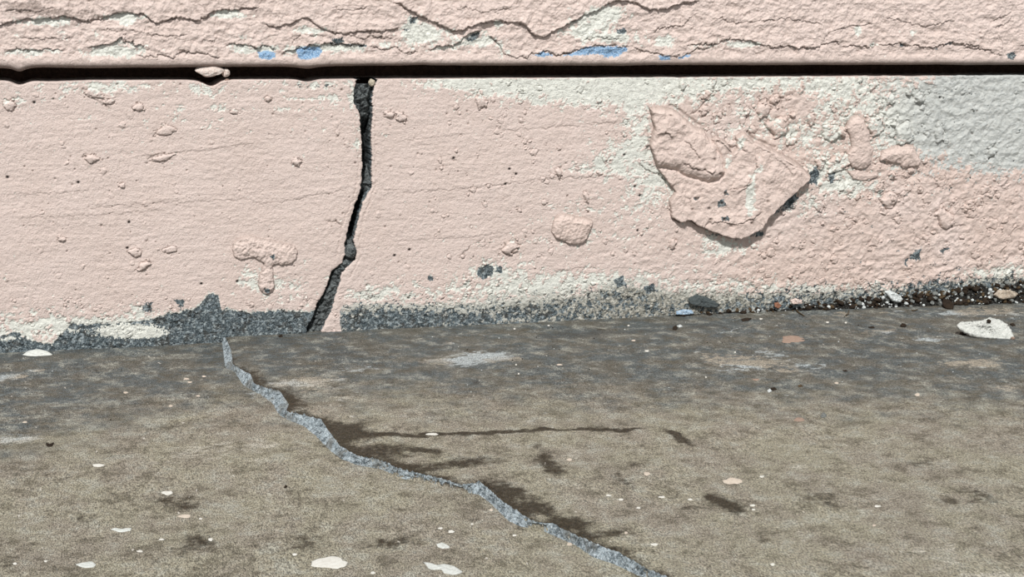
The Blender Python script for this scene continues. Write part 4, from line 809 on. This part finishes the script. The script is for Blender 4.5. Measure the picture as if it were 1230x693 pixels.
def pile_pt():
    while True:
        px = 800+430*random.random()**0.62; x = W(px, 365)[0]; h = float(np.interp(x, xw, hw)); v_ = random.random()**0.8*1.12
        if random.random() < 0.35+h/14: break
    y = 1.5-(2.0+h*0.62+1.5)*(1-v_)
    z = h*v_**1.15-0.2+0.9*float(fbm(np.array([x]), np.array([y]), 3.2, 4, 181)[0])*min(max(h/4, .3), 1.4)+0.4
    return x, y-0.6, max(z+0.2, 0.4)
kinds = (('soil_crumb', M_DARKC, 210, (0.8, 2.7), 'small nearly black soil crumb in the debris along the wall foot', 'crumb', 'dark crumbs along the wall foot'),
         ('brown_crumb', M_BROWNC, 90, (0.7, 2.1), 'small brown crumb in the debris along the wall foot', 'crumb', 'brown crumbs along the wall foot'),
         ('pale_grain', M_PALEC, 170, (0.5, 1.6), 'small whitish grain in the debris along the wall foot', 'grain', 'pale grains along the wall foot'),
         ('grey_grain', M_GREYC, 130, (0.6, 2.2), 'small bluish grey grain in the debris along the wall foot', 'grain', 'grey grains along the wall foot'))
for nm, mat, n, (ra, rb), lab, cat, grp in kinds:
    protos = [rock(nm, (0, 0, 0), (1, random.uniform(.7, 1), random.uniform(.6, .9)), mat, 200+q, lab, cat, grp, sub=2) for q in range(4)]
    for k in range(n):
        src = protos[k % 4]
        o = src if k < 4 else src.copy()
        if k >= 4: C.objects.link(o)
        r = ra+(rb-ra)*random.random()**2
        x, y, z = pile_pt(); o.location = (x*MM, y*MM, z*MM); o.scale = (r, r, r); o.rotation_euler = (random.uniform(-.5, .5), random.uniform(-.5, .5), random.uniform(0, 6))
# grains strewn over the floor close to the wall
pr = [rock('strewn_grain', (0, 0, 0), (1, .8, .6), M_PALEC, 300+q, 'tiny white grain lying on the floor near the wall', 'grain', 'white grains strewn on the floor near the wall', 2) for q in range(3)]
pd = [rock('strewn_crumb', (0, 0, 0), (1, .8, .6), M_DARKC, 310+q, 'tiny black crumb lying on the floor near the wall', 'crumb', 'black crumbs strewn on the floor near the wall', 2) for q in range(3)]
for lst, n, (r1, r2) in ((pr, 55, (.22, .5)), (pd, 34, (.25, .6))):
    for k in range(n):
        o = lst[k % 3] if k < 3 else lst[k % 3].copy()
        if k >= 3: C.objects.link(o)
        px = random.uniform(560, 1228) if k % 4 else random.uniform(0, 600)
        py = (418-0.046*px)+6+random.random()**2.2*85
        x, y = G(px, py); r = random.uniform(r1, r2); o.scale = (r, r, r)
        o.location = (x*MM, y*MM, (floor_z(x, y)+0.4*r)*MM); o.rotation_euler = (0, 0, random.uniform(0, 6))
